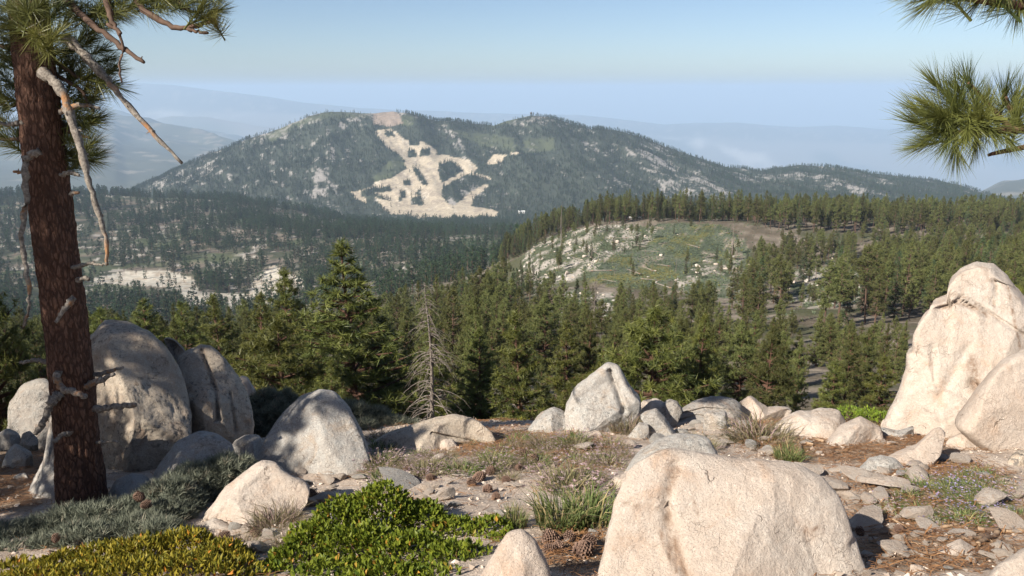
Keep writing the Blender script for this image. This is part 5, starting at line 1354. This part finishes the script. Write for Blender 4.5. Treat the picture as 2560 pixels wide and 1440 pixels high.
    # the crown above the picture, which shades the knoll
    def upper(g):
        for k in range(34):
            z0 = rng.uniform(1.5, 4.2); az = rng.uniform(0, 6.28); L = rng.uniform(1.2, 2.5) * (1 - max(0, z0 - 2) / 4)
            o_ = np.array((np.interp(z0, c[:, 2], c[:, 0]), 5.75, z0)); d = np.array((math.cos(az), math.sin(az), 0.12))
            g.add(*tube(np.stack([o_, o_ + d * L * 0.5, o_ + d * L + (0, 0, 0.12 * L)]), np.array((0.03, 0.02, 0.008)), 4, False), mat=0)
            nt = int(11 * L); s = rng.uniform(0.3, 1, nt)
            P = o_ + d * (s * L)[:, None] + rng.normal(0, 0.15, (nt, 3)) + (0, 0, 0.06); P[:, 2] = np.maximum(P[:, 2], 1.35)
            scatter(g, HT2, P, d[None] + rng.normal(0, 0.5, (nt, 3)) + (0, 0, 0.5), rng.uniform(0.9, 1.3, nt), rng, mat=1)
    part('crown', upper, [M['twig'], M['needles']], smooth=False)
    tag(e, 'large pine with reddish furrowed bark and broken dead branches, beside the huge boulder', 'tree')
big_pine()

def right_pine():
    rng = np.random.default_rng(47)
    bx, by = 3.55, 3.3
    bz = gz(bx, by); org = np.array((bx, by, bz))
    e = empty('pine_tree', org)
    zz = np.linspace(bz - 0.3, 5.0, 30)
    V, Q = bark_trunk(np.stack([bx + 0 * zz, by + 0 * zz, zz], 1), np.interp(zz, [bz - 0.3, 0, 5], [0.17, 0.12, 0.02]), 8, 60, 160)
    obj('trunk', mesh_np('trunk', V - org, None, Q, True, [M['bark']]), e)
    g = Geo()
    limbs = [[(bx, by, -0.02), tuple(at(2720, 350, 3.3)), tuple(at(2600, 325, 3.2)), tuple(at(2530, 325, 3.15)), tuple(at(2440, 330, 3.1)), tuple(at(2340, 330, 3.1))], [tuple(at(2530, 325, 3.15)), tuple(at(2480, 270, 3.15)), tuple(at(2420, 205, 3.15))], [tuple(at(2560, 325, 3.2)), tuple(at(2525, 270, 3.2)), tuple(at(2510, 230, 3.2))],
             [(bx, by, 0.5), tuple(at(2760, 20, 3.2)), tuple(at(2560, 15, 3.1)), tuple(at(2380, -10, 3.0)), tuple(at(2280, -5, 3.0))], [tuple(at(2600, 360, 3.15)), tuple(at(2500, 380, 3.1)), tuple(at(2470, 388, 3.1))]]
    for k, L in enumerate(limbs):
        g = Geo(); S = spline(np.array(L), 16); g.add(*tube(S - org, np.linspace(0.03 if k in (0, 3) else 0.012, 0.006, 16), 7)); obj('branch', g.mesh('branch', [M['bark']]), e)
    tf = [(2420, 205, 3.15, (-0.1, 0, 1)), (2395, 230, 3.15, (-0.3, 0, 0.9)), (2345, 215, 3.15, (-0.6, 0, 0.8)), (2320, 260, 3.1, (-0.8, 0, 0.3)), (2300, 310, 3.1, (-1, 0, 0.0)), (2320, 345, 3.1, (-0.8, 0, -0.5)), (2300, 365, 3.1, (-0.8, 0, -0.5)), (2370, 350, 3.05, (-0.4, -0.4, -0.7)), (2420, 330, 3.0, (-0.3, -0.7, -0.3)), (2450, 300, 3.05, (-0.3, -0.5, 0.2)),
          (2480, 330, 3.05, (0, -0.6, -0.4)), (2510, 240, 3.2, (0, 0, 1)), (2540, 250, 3.2, (0.3, 0, 0.9)), (2545, 300, 3.15, (0.3, -0.4, 0.3)), (2560, 260, 3.2, (0.3, 0, 0.8)), (2470, 255, 3.15, (-0.2, 0.2, 0.8)), (2400, 290, 3.15, (-0.5, 0.3, 0.2)), (2360, 300, 3.15, (-0.6, 0.3, 0.1)), (2520, 350, 3.1, (0, -0.5, -0.6)), (2340, 290, 3.05, (-0.6, -0.5, 0.2)), (2390, 375, 3.1, (-0.2, 0, -0.9)),
          (2440, 355, 3.1, (0, 0, -0.9)), (2385, 255, 3.1, (-0.4, -0.3, 0.6)), (2440, 275, 3.1, (0, -0.5, 0.5)), (2300, 280, 3.15, (-0.8, 0.2, 0.4)),
          (2290, -15, 3.0, (-1, 0, 0.0)), (2340, -5, 3.0, (-0.5, 0, -0.5)), (2400, -8, 3.0, (-0.4, 0, -0.6)), (2450, 0, 3.05, (-0.3, 0, -0.7)), (2500, 0, 3.05, (-0.2, 0, -0.7)), (2550, 10, 3.1, (0, 0, -0.6)), (2590, 10, 3.1, (0, 0, -0.6)), (2470, -20, 3.05, (-0.5, 0, 0.4)), (2360, -25, 3.0, (-0.6, 0, 0.4))]
    P = np.array([at(*t[:3]) for t in tf]) - org; D = np.array([t[3] for t in tf], float) + rng.normal(0, 0.22, (len(tf), 3))
    HN = [brush(np.random.default_rng(260 + k), 170, 0.150, 0.0022, 0.13, 0.2, 1.05) for k in range(4)]
    g = Geo(); scatter(g, HN, P, D, rng.uniform(0.75, 1.05, len(P)), rng, tint=np.clip(rng.normal(0.55, 0.22, len(P)), 0, 0.96))
    obj('needles', g.mesh('needles', [M['needles']], False), e)
    tag(e, 'pine whose long-needled boughs reach into the upper right corner', 'tree')
right_pine()

# ------------------------------------------------------------------ shrubs
def leaf_base(L, w, fold=0.25):
    V = np.array([(0, 0, 0), (-w / 2, L * 0.45, fold * w), (0, L * 0.5, 0), (w / 2, L * 0.45, fold * w), (0, L, -0.1 * L)])
    V = V[:, [0, 2, 1]]
    return V, np.array([(0, 2, 1), (0, 3, 2), (1, 2, 4), (2, 3, 4)])

def lumps_points(lumps, n, rng, shell=0.25):
    """points and outward directions near the surface of a heap of ellipsoids"""
    vol = np.array([l[3] * l[5] + l[4] * l[5] + l[3] * l[4] for l in lumps]); pk = rng.choice(len(lumps), n, p=vol / vol.sum())
    L = np.array(lumps)[pk]
    d = rng.normal(size=(n, 3)); d[:, 2] = np.abs(d[:, 2]) * rng.choice([1, 1, 1, -0.4], n); d /= np.linalg.norm(d, axis=1)[:, None]
    r = 1 - shell * rng.random(n) ** 1.5
    P = L[:, :3] + d * L[:, 3:6] * r[:, None]
    nn = d / L[:, 3:6]; nn /= np.linalg.norm(nn, axis=1)[:, None]
    # thin out what lies deep inside another lump
    deep = np.zeros(n, bool)
    for l in lumps:
        q = (P - np.array(l[:3])) / np.array(l[3:6]); deep |= (q ** 2).sum(1) < 0.5
    P = P[~deep]; nn = nn[~deep]
    z = ground_z(P[:, 0], P[:, 1]); ok = P[:, 2] > z - 0.01
    return P[ok], nn[ok], r[~deep][ok]

def shrub(name, label, lumps, n, leaf, mat, seed, size=(0.75, 1.2), shell=0.3, outward=0.7, stem_mat='twig', stems=60, cat='bush', tint_depth=0.0):
    rng = np.random.default_rng(seed)
    lumps = [tuple(l) for l in lumps]
    cx = np.mean([l[0] for l in lumps]); cy = np.mean([l[1] for l in lumps]); org = np.array((cx, cy, gz(cx, cy)))
    e = empty(name, org)
    P, N, r = lumps_points(lumps, n, rng, shell)
    lump = 1 + 0.12 * np.array([mnoise.noise(Vector(p) * 7.0) for p in P])
    C0 = np.array((cx, cy, org[2])); P = C0 + (P - C0) * lump[:, None]
    g = Geo()
    tint = np.clip(rng.random(len(P)) * 0.9 + 0.1 * rng.random(len(P)), 0, 1)
    scatter(g, leaf, P - org, N * outward + rng.normal(0, 0.45, N.shape) + (0, 0, 0.25), rng.uniform(*size, len(P)), rng, tint=tint)
    tag(obj('foliage', g.mesh('foliage', [M[mat]], False), e), kind='stuff')
    g = Geo()
    for k in range(stems):
        l = lumps[rng.integers(0, len(lumps))]
        b0 = np.array((l[0] + rng.normal(0, 0.2) * l[3], l[1] + rng.normal(0, 0.2) * l[4], 0)); b0[2] = gz(b0[0], b0[1]) - 0.02
        d = rng.normal(size=3); d[2] = abs(d[2]); d /= np.linalg.norm(d)
        t1 = np.array(l[:3]) + d * np.array(l[3:6]) * rng.uniform(0.7, 0.98)
        md = (b0 + t1) / 2 + rng.normal(0, 0.03, 3)
        g.add(*tube(spline([b0, md, t1], 5) - org, np.linspace(0.008, 0.002, 5), 4, False))
    tag(obj('stems', g.mesh('stems', [M[stem_mat]]), e), kind='stuff')
    return tag(e, label, cat)

def lump_at(px, py, Y, rx, ry, rz):
    """an ellipsoid whose top shows at a photo pixel"""
    P = at(px, py, Y); return (P[0], P[1], P[2] - rz * 0.93, rx, ry, rz)

LEAF = [leaf_base(0.034, 0.019), leaf_base(0.030, 0.018), leaf_base(0.026, 0.015)]
LEAFY = [leaf_base(0.034, 0.013), leaf_base(0.030, 0.012)]
shrub('manzanita_bush', 'dense glossy bright green bush with red-brown stems in front of the gravel patch',
      [lump_at(950, 1232, 4.4, 0.26, 0.24, 0.30), lump_at(860, 1268, 4.3, 0.24, 0.24, 0.26), lump_at(1040, 1275, 4.4, 0.26, 0.24, 0.24), lump_at(1130, 1312, 4.3, 0.26, 0.22, 0.20), lump_at(1220, 1310, 4.3, 0.20, 0.18, 0.18), lump_at(790, 1320, 4.1, 0.22, 0.2, 0.22), lump_at(730, 1385, 3.9, 0.20, 0.2, 0.16), lump_at(900, 1330, 4.0, 0.30, 0.22, 0.26), lump_at(1020, 1350, 3.9, 0.28, 0.22, 0.22),
       lump_at(1140, 1375, 3.8, 0.26, 0.2, 0.18), lump_at(1260, 1350, 4.1, 0.2, 0.18, 0.16), lump_at(1345, 1395, 4.0, 0.14, 0.16, 0.12), lump_at(680, 1430, 3.7, 0.15, 0.15, 0.1), lump_at(830, 1420, 3.6, 0.26, 0.2, 0.16), lump_at(960, 1430, 3.5, 0.28, 0.2, 0.16), lump_at(1090, 1440, 3.5, 0.24, 0.2, 0.14)], 46000, LEAF, 'manzanita', 1, (0.9, 1.4), shell=0.55)
shrub('yellow_bush', 'low bush of yellow and olive leaves along the bottom left edge',
      [lump_at(450, 1345, 4.0, 0.22, 0.2, 0.18), lump_at(540, 1375, 3.9, 0.2, 0.2, 0.16), lump_at(340, 1360, 3.9, 0.24, 0.2, 0.16), lump_at(250, 1372, 3.9, 0.2, 0.18, 0.15), lump_at(140, 1400, 3.8, 0.2, 0.18, 0.14), lump_at(40, 1420, 3.8, 0.22, 0.18, 0.13), lump_at(590, 1420, 3.7, 0.16, 0.2, 0.12), lump_at(460, 1410, 3.6, 0.28, 0.2, 0.14), lump_at(330, 1420, 3.6, 0.28, 0.2, 0.13), lump_at(200, 1425, 3.6, 0.24, 0.2, 0.12), lump_at(70, 1450, 3.5, 0.3, 0.2, 0.1)], 30000, LEAFY, 'goldleaf', 2, (0.9, 1.35), shell=0.55)
def sprig(rng, n=14, L=0.07):
    """a small twig with fine leaves"""
    g_v = []; T = []
    V, T0 = tuft(rng, n, L, 0.007, 1.0); return V, T0
SPR = [sprig(np.random.default_rng(300 + k)) for k in range(5)]
shrub('grey_shrub', 'spreading grey-green shrub round the foot of the pine and the round boulder',
      [lump_at(560, 1150, 5.75, 0.24, 0.25, 0.22), lump_at(480, 1175, 5.6, 0.26, 0.25, 0.22), lump_at(410, 1215, 5.2, 0.26, 0.25, 0.22), lump_at(600, 1165, 5.8, 0.14, 0.2, 0.12), lump_at(330, 1262, 5.0, 0.26, 0.25, 0.18), lump_at(250, 1272, 4.9, 0.25, 0.22, 0.15), lump_at(160, 1285, 4.9, 0.26, 0.22, 0.15), lump_at(70, 1315, 4.8, 0.26, 0.22, 0.14), lump_at(0, 1330, 4.7, 0.26, 0.22, 0.14), lump_at(400, 1270, 4.9, 0.22, 0.22, 0.16), lump_at(470, 1235, 5.45, 0.16, 0.2, 0.14), lump_at(340, 1310, 4.6, 0.24, 0.2, 0.13), lump_at(200, 1330, 4.5, 0.26, 0.2, 0.12), lump_at(60, 1370, 4.4, 0.26, 0.2, 0.1), lump_at(390, 1320, 4.5, 0.16, 0.2, 0.1)],
      16000, SPR, 'sage', 3, (0.6, 1.2), 0.5, 0.6, 'deadwood', 150)
shrub('grey_shrub', 'dark grey-green shrub in the gap between the brown split boulder and the dappled boulder',
      [lump_at(660, 985, 9.2, 0.28, 0.3, 0.45), lump_at(710, 990, 9.4, 0.25, 0.3, 0.4), lump_at(640, 1040, 8.8, 0.2, 0.25, 0.3), lump_at(690, 1020, 8.8, 0.25, 0.25, 0.3)], 4500, SPR, 'sage', 4, (1.0, 1.6), 0.35, 0.6, 'deadwood', 50)
shrub('grey_shrub', 'grey-green shrub just right of the dappled boulder', [lump_at(885, 1015, 9.2, 0.22, 0.3, 0.35), lump_at(940, 1030, 9.2, 0.25, 0.3, 0.3), lump_at(990, 1052, 9.0, 0.22, 0.25, 0.25), lump_at(1030, 1062, 9.0, 0.18, 0.2, 0.2), lump_at(910, 1060, 8.6, 0.22, 0.25, 0.25)], 4500, SPR, 'sage', 5, (1.0, 1.6), 0.35, 0.6, 'deadwood', 50)
shrub('yellow_bush', 'small yellow-leaved shrub between the long low boulder and the grey lobe', [lump_at(1260, 1058, 9.0, 0.16, 0.2, 0.2), lump_at(1305, 1052, 9.2, 0.16, 0.2, 0.2), lump_at(1285, 1085, 8.6, 0.18, 0.2, 0.16)], 2600, LEAFY, 'goldleaf', 6, (1.0, 1.5), 0.4)
shrub('green_bush', 'bright lime-green shrub beside the foot of the tallest cream boulder', [lump_at(2130, 1020, 8.8, 0.16, 0.2, 0.2), lump_at(2175, 1026, 8.7, 0.18, 0.2, 0.2), lump_at(2215, 1035, 8.5, 0.15, 0.2, 0.18), lump_at(2255, 1040, 8.0, 0.10, 0.15, 0.14)], 3000, LEAFY, 'fresh', 7, (1.0, 1.5), 0.5, 0.8)

# --- tufts of grass and small dry shrubs
def blades(rng, n, R_, L, w, lean):
    a = rng.uniform(0, 6.28, n); r = R_ * np.sqrt(rng.random(n)); b0 = np.stack([r * np.cos(a), r * np.sin(a), 0 * r], 1)
    f = a + rng.normal(0, 0.8, n); ln = L * rng.uniform(0.5, 1.15, n); k = lean * rng.uniform(0.2, 1.3, n)
    d = np.stack([np.cos(f), np.sin(f), 0 * f], 1); s = np.stack([-np.sin(f), np.cos(f), 0 * f], 1) * w / 2
    s = s * np.cos(rng.uniform(0, 6, n))[:, None] + d * (w / 2) * np.sin(rng.uniform(0, 6, n))[:, None]
    up = np.array((0, 0, 1.0))
    mid = b0 + d * (k * ln * 0.35)[:, None] + up * (ln * 0.6)[:, None]; tip = b0 + d * (k * ln)[:, None] + up * (ln * (1 - 0.35 * k))[:, None]
    V = np.stack([b0 - s, b0 + s, mid - s, mid + s, tip], 1).reshape(-1, 3); q = np.arange(n)[:, None] * 5
    return V, np.concatenate([q + [0, 1, 3], q + [0, 3, 2], q + [2, 3, 4]]), tip
GM = {}
def clump_mesh(kind, k):
    if (kind, k) in GM: return GM[(kind, k)]
    rng = np.random.default_rng(hash((len(kind), k)) % 9999 + k)
    n, Rr, L, w, ln, mat, fl = {'green': (260, 0.42, 1.0, 0.024, 0.55, 'grass_green', None), 'dry': (460, 0.46, 0.8, 0.013, 0.8, 'grass_dry', None), 'pink': (220, 0.42, 0.8, 0.020, 0.7, 'grass_dry', 'flower'), 'lilac': (230, 0.55, 0.55, 0.016, 1.1, 'grass_green', 'lilac'), 'dull': (200, 0.5, 0.7, 0.022, 0.8, 'grass_green', 'flower')}[kind]
    V, T, tip = blades(rng, n, Rr, L, w, ln)
    g = Geo(); g.add(V, T, tint=np.repeat(rng.random(n), 5)); bm_ = g.mesh('blades', [M[mat]], False)
    fm = None
    if fl:
        g = Geo(); pk = tip[rng.random(n) < (0.35 if kind != 'lilac' else 0.16)]
        scatter(g, [tuft(rng, 9, 0.055, 0.03, 1.6)], pk, np.tile((0, 0, 1.0), (len(pk), 1)), rng.uniform(0.7, 1.3, len(pk)), rng); fm = g.mesh('flowers', [M[fl]], False)
    GM[(kind, k)] = (bm_, fm); return GM[(kind, k)]
def clump(px, py, w, h, kind, label, group=None, k=0, rng=random.Random(8)):
    """a tuft whose foot shows at the photo pixel, w pixels wide and h high"""
    P = ground_hit(px, py); dpt = np.linalg.norm(P)
    e = empty('grass_clump', (P[0], P[1], P[2] - 0.01), rng.uniform(0, 6.28)); s = w * dpt / F; e.scale = (s, s, h * dpt / F)
    a, b = clump_mesh(kind, k)
    tag(obj('blades', a, e), kind='stuff')
    if b: tag(obj('flowers', b, e), kind='stuff')
    return tag(e, label, 'grass', group)
for a_ in [
    (1400, 1320, 130, 90, 'green', 'grey-green grassy tuft beside the green bush, left of the other grassy tuft'), (1470, 1310, 130, 90, 'green', 'tall grass-green tuft against the left side of the great boulder'), (1290, 1320, 60, 60, 'green', 'small green tuft right beside the rounded grey-white stone'),
    (1415, 1225, 140, 75, 'pink', 'dry tuft with dusky pink heads above the grassy tufts'), (1900, 1105, 150, 56, 'dry', 'round dry yellowish shrub on the crest before the broad pale boulder'), (1745, 1125, 80, 45, 'dry', 'low dry tuft behind the top edge of the great boulder'),
    (690, 1320, 110, 55, 'dry', 'straw-coloured tuft below the cream boulder'), (610, 1375, 70, 40, 'dry', 'thin dry tuft at the end of the yellow bush'), (720, 1365, 70, 35, 'dry', 'sparse dry tuft left of the green bush'), (1970, 1150, 70, 40, 'green', 'bright green leafy tuft by the sticks on the crest'),
    (1570, 1080, 90, 60, 'dry', 'tall dry grass between the pointed boulder and the tilted block'), (1440, 1120, 50, 34, 'dry', 'dry tuft in front of the cream block'), (1600, 1040, 70, 44, 'dry', 'dry grass at the right side of the pointed boulder')]:
    clump(*a_)
rng = np.random.default_rng(21); prng = random.Random(12)
for (x0, x1, y0, y1), n_, kinds, wr, lab, grp in [
    ((940, 1560, 1100, 1200), 60, ('dull', 'dull', 'pink', 'dry'), (40, 80), 'olive tuft in the shaded grassy patch between the boulders', 'tufts of the shaded grassy patch'),
    ((2220, 2480, 1190, 1320), 22, ('lilac', 'dull'), (45, 75), 'green tuft with lilac flowers in the litter right of the chips', 'lilac-flowered tufts'),
    ((2380, 2560, 1210, 1320), 10, ('lilac',), (50, 80), 'low lilac-flowered tuft near the right edge', 'tufts near the right edge'),
    ((1380, 1560, 1150, 1260), 10, ('dull', 'pink'), (40, 70), 'olive tuft left of the great boulder top', 'tufts beside the great boulder'),
    ((760, 1000, 1150, 1190), 6, ('dry',), (30, 50), 'thin dry tuft under the dappled boulder', 'tufts under the dappled boulder')]:
    for _ in range(n_):
        w = rng.uniform(*wr); sx, sy = rng.uniform(x0, x1), rng.uniform(y0, y1)
        if 'shaded' in grp:
            spot = 'below the long low boulder' if sx < 1130 else 'round the large dark cones' if sx < 1320 else 'below the cream block'
            lab = 'olive tuft in the shaded grass ' + spot; grp = 'tufts of the shaded grass ' + spot
        clump(sx, sy, w, w * rng.uniform(0.30, 0.55), prng.choice(kinds), lab, grp, prng.randint(0, 2))

# --- pine cones
def cone_parts():
    g = Geo(); t = np.linspace(-0.5, 0.5, 9); g.add(*tube(np.stack([0 * t, 0 * t, t], 1), 0.24 * np.sqrt(np.maximum(0.03, 1 - (2 * t) ** 2)), 10), tint=0.1)
    core = g.mesh('pine_cone', [M['cone']])
    g = Geo(); rng = np.random.default_rng(4)
    for k in range(110):
        f = (k + 0.5) / 110; z = -0.48 + 0.94 * f; a = k * 2.39996
        prof = math.sqrt(max(0.05, 1 - (2 * (f - 0.42) / 1.18) ** 2)); r0, r1 = 0.2 * prof, (0.42 + 0.03 * rng.normal()) * prof
        o_ = np.array((math.cos(a), math.sin(a), 0)); s = np.array((-math.sin(a), math.cos(a), 0)); w = 0.075 * (0.6 + prof * 0.5)
        p0 = o_ * r0 + (0, 0, z - 0.06); p1 = o_ * r1 + (0, 0, z + 0.03); p2 = o_ * (r1 + 0.03) + (0, 0, z - 0.03)
        V = np.array([p0 - s * w * .5, p0 + s * w * .5, p1 - s * w, p1 + s * w, p2])
        g.add(V, [(2, 3, 4), (0, 4, 1), (0, 2, 4), (1, 4, 3)], [(0, 1, 3, 2)], tint=np.array((0, 0, 0.75, 0.75, 1.0)))
    return core, g.mesh('scales', [M['cone']], False)
CORE, SCALES = cone_parts()
crng = random.Random(3)
for px, py, w, lab in [
    (1460, 1362, 95, 'largest pine cone, lying open in front near the great boulder'), (1475, 1345, 70, 'pine cone touching the largest one on its far side'), (1380, 1335, 80, 'pine cone under the grassy tuft, leftmost of the cone cluster'), (1395, 1358, 70, 'pine cone in the middle of the front cluster'), (1372, 1365, 60, 'pine cone beside the cream boulder in the green bush'), (1420, 1335, 60, 'pine cone just below the grassy tufts'),
    (780, 1228, 50, 'dark cone at the pointed end of the cream boulder'), (735, 1240, 34, 'small cone beside the dark cone by the cream boulder'), (1020, 1168, 40, 'reddish cone under the long low boulder'), (1075, 1190, 40, 'cone at the edge of the shaded grass'), (1200, 1185, 60, 'large dark cone in the shaded grass'), (1225, 1172, 50, 'cone touching the large dark cone in the grass'), (1180, 1200, 44, 'cone below the large dark cone'),
    (1220, 1215, 50, 'dark cone at the lower edge of the shaded grass'), (1240, 1235, 48, 'lowest cone of the shaded grass'), (1265, 1195, 46, 'cone right of the large dark cone'), (1310, 1128, 56, 'dark cone at the foot of the grey lobe'), (1335, 1142, 50, 'cone beside the one at the grey lobe'), (1245, 1120, 40, 'cone in the far part of the shaded grass'), (1295, 1165, 36, 'small cone in the grass below the cream block'),
    (560, 1335, 50, 'cone beneath the left end of the cream boulder'), (525, 1340, 40, 'cone beside the small pale rock'), (640, 1330, 44, 'cone below the narrow pale slab'), (350, 1250, 44, 'reddish cone caught in the grey shrub'), (365, 1268, 40, 'second cone in the grey shrub, just below the reddish one'), (140, 1352, 36, 'cone at the left in the grey shrub'),
    (2245, 1318, 44, 'dark cone in the litter right of the great boulder'), (2150, 1325, 40, 'dark cone against the right side of the great boulder'), (1480, 1212, 40, 'cone by the left shoulder of the great boulder')]:
    P = ground_hit(px, py + 0.3 * w); s = 0.6 * w * np.linalg.norm(P) / F
    if 'grey shrub' in lab: P = at(px, py, {350: 4.85, 365: 4.75, 140: 4.3}[px]); s *= 0.95
    o = obj('pine_cone', CORE, None, (P[0], P[1], P[2] + 0.26 * s)); o.scale = (s * 0.9, s * 0.9, s * 0.95)
    o.rotation_euler = (R(90) + crng.gauss(0, 0.25), crng.gauss(0, 0.2), crng.uniform(0, 6.28))
    tag(o, lab, 'pine cone'); obj('scales', SCALES, o)

# --- fallen sticks
srng = np.random.default_rng(15)
for pix, w, lab in [
    ([(2440, 1330), (2500, 1335), (2560, 1338)], 11, 'thick brown stick running off the right edge'), ([(2420, 1352), (2450, 1350), (2490, 1330)], 9, 'short stick crossing the thick brown one'), ([(2440, 1372), (2470, 1355), (2500, 1335)], 11, 'dark broken stick slanting below the thick one'), ([(2300, 1322), (2345, 1325), (2400, 1315)], 7, 'grey stick left of the stick pile'),
    ([(2380, 1330), (2410, 1350), (2440, 1368)], 7, 'thin dark stick on the left of the stick pile'), ([(1930, 1112), (1975, 1108), (2030, 1118)], 8, 'brown stick on the crest behind the white stone'), ([(1990, 1078), (2040, 1092), (2080, 1098)], 9, 'pale barkless stick behind the needle litter'), ([(1960, 1100), (2010, 1095), (2060, 1108)], 7, 'stick lying across the others on the crest'),
    ([(1980, 1090), (2000, 1115), (2000, 1150)], 8, 'crooked stick standing on end by the leafy tuft'), ([(2085, 1138), (2115, 1130), (2125, 1122)], 4, 'thin grey twig on the needle litter'), ([(2180, 1270), (2240, 1262), (2300, 1268)], 4, 'thin stick beside the small standing stone'), ([(2160, 1345), (2220, 1340), (2260, 1350)], 6, 'dark twig right of the great boulder'), ([(1400, 1300), (1440, 1320), (1450, 1345)], 5, 'forked twig between the cones')]:
    P = np.array([ground_hit(a, b) for a, b in pix]); c = P.mean(0); r_ = w / 2 * np.linalg.norm(c) / F
    g = Geo(); S = spline(P - c, 9); S[:, 2] += r_ * 1.1 + srng.normal(0, 0.15, 9) * r_; S[:, :2] += srng.normal(0, 0.3, (9, 2)) * r_
    g.add(*tube(S, r_ * srng.uniform(0.75, 1.15, 9), 7))
    tag(obj('stick', g.mesh('stick', [M['stick']]), None, c), lab, 'stick')

# --- what nobody could count: fallen needles, gravel, fine grass
rng = np.random.default_rng(55)
def spread(n, want, x0=-5.5, x1=6.5, y0=2.6, y1=10.0):
    x = rng.uniform(x0, x1, n); y = rng.uniform(y0, y1, n); z = ground_z(x, y)
    l = litter_at(x, y, z); k = rng.random(n) < want(l, x, y); return x[k], y[k], z[k]
x, y, z = spread(110000, lambda l, x, y: 0.05 + 0.8 * l)
n = len(x); f = rng.uniform(0, 6.28, n); L = rng.uniform(0.07, 0.17, n); tl = rng.normal(0, 0.16, n); w = 0.0050
d = np.stack([np.cos(f), np.sin(f), tl - 0.25 * np.sin(f)], 1); s = np.stack([-np.sin(f), np.cos(f), 0 * f], 1) * w / 2
b0 = np.stack([x, y, z + rng.uniform(0.004, 0.03, n)], 1) - d * L[:, None] / 2; b1 = b0 + d * L[:, None]
md = (b0 + b1) / 2 + s * rng.normal(0, 6, n)[:, None]
V = np.stack([b0 - s, b0 + s, md + s, md - s, b1], 1).reshape(-1, 3); q = np.arange(n)[:, None] * 5
o = obj('needle_litter', mesh_np('needle_litter', V, np.concatenate([q + [3, 2, 4]]), np.concatenate([q + [0, 1, 2, 3]]), False, [M['litter']], None, {'tint': np.repeat(rng.random(n), 5)}))
tag(o, 'brown fallen pine needles strewn over the soil of the knoll', 'needle litter', None, 'stuff')
x, y, z = spread(26000, lambda l, x, y: 0.35 * (1 - 0.6 * l))
PB = []
for k in range(4):
    v, t = CHIPS[k][0], CHIPS[k][1]
    V8 = np.array([(1, 0, 0), (-1, 0, 0), (0, .8, 0), (0, -.8, 0), (0, 0, .6), (0, 0, -.5)]) * (1 + 0.25 * rng.normal(size=(6, 1))); PB.append((V8, np.array([(0, 2, 4), (2, 1, 4), (1, 3, 4), (3, 0, 4), (2, 0, 5), (1, 2, 5), (3, 1, 5), (0, 3, 5)])))
g = Geo(); D = rng.normal(0, 0.4, (len(x), 3)) + (0, 0, 1)
scatter(g, PB, np.stack([x, y, z + 0.003], 1), D, 0.004 + 0.016 * rng.random(len(x)) ** 3, rng)
x, y, z = spread(3200, lambda l, x, y: 0.5 + 0 * l)
scatter(g, [(v_ * (1, 1, 1), t_) for v_, t_ in PB], np.stack([x, y, z + 0.004], 1), rng.normal(0, 0.35, (len(x), 3)) + (0, 0, 1), rng.uniform(0.014, 0.034, len(x)), rng)
tag(obj('gravel', g.mesh('gravel', [M['pebble']], False)), 'pale grit and gravel strewn over the knoll', 'gravel', None, 'stuff')
x, y, z = spread(9000, lambda l, x, y: 0.22 * l)
g = Geo(); TW = [tube(np.array([(-0.5, 0, 0), (0, 0.03, 0.02), (0.5, -0.02, 0)]), np.array((0.035, 0.03, 0.02)), 4, False) for _ in range(1)]
TWb = [(TW[0][0][:, [2, 1, 0]], np.concatenate([TW[0][2][:, [0, 1, 2]], TW[0][2][:, [0, 2, 3]]]))]
D = rng.normal(0, 1, (len(x), 3)); D[:, 2] *= 0.12
scatter(g, TWb, np.stack([x, y, z + 0.008], 1), D, rng.uniform(0.05, 0.18, len(x)), rng)
tag(obj('twig_debris', g.mesh('twig_debris', [M['stick']], False)), 'broken twigs and bark bits in the needle litter', 'twig debris', None, 'stuff')
# low shrubs of the ridge meadow and of the forest floor
x, y, z, rng = sample(60000, 180, 560, 0.0, 0.5, 105)
m, px, py = cover(x, y, z)
k = np.where(m['meadow'] | (m['outcrop'] & (rng.random(len(x)) < 0.35)) | (rng.random(len(x)) < 0.06))[0]
TB = [tuft(np.random.default_rng(400 + q), 26, 1.0, 0.35, 1.35) for q in range(4)]
g = Geo(); kk = k[:9000]
scatter(g, TB, np.stack([x[kk], y[kk], z[kk]], 1), np.tile((0, 0, 1.0), (len(kk), 1)) + rng.normal(0, .1, (len(kk), 3)), rng.uniform(0.35, 0.85, len(kk)), rng)
M['brush'] = leafy('ridge_brush', (0.075, 0.100, 0.060), (0.150, 0.175, 0.110), (0.17, 0.165, 0.055), 0.9, 0.8, 0)
tag(obj('shrubbery', g.mesh('shrubbery', [M['brush']], False)), 'low grey-green brush carpeting the meadow on the near ridge', 'brush', None, 'stuff')
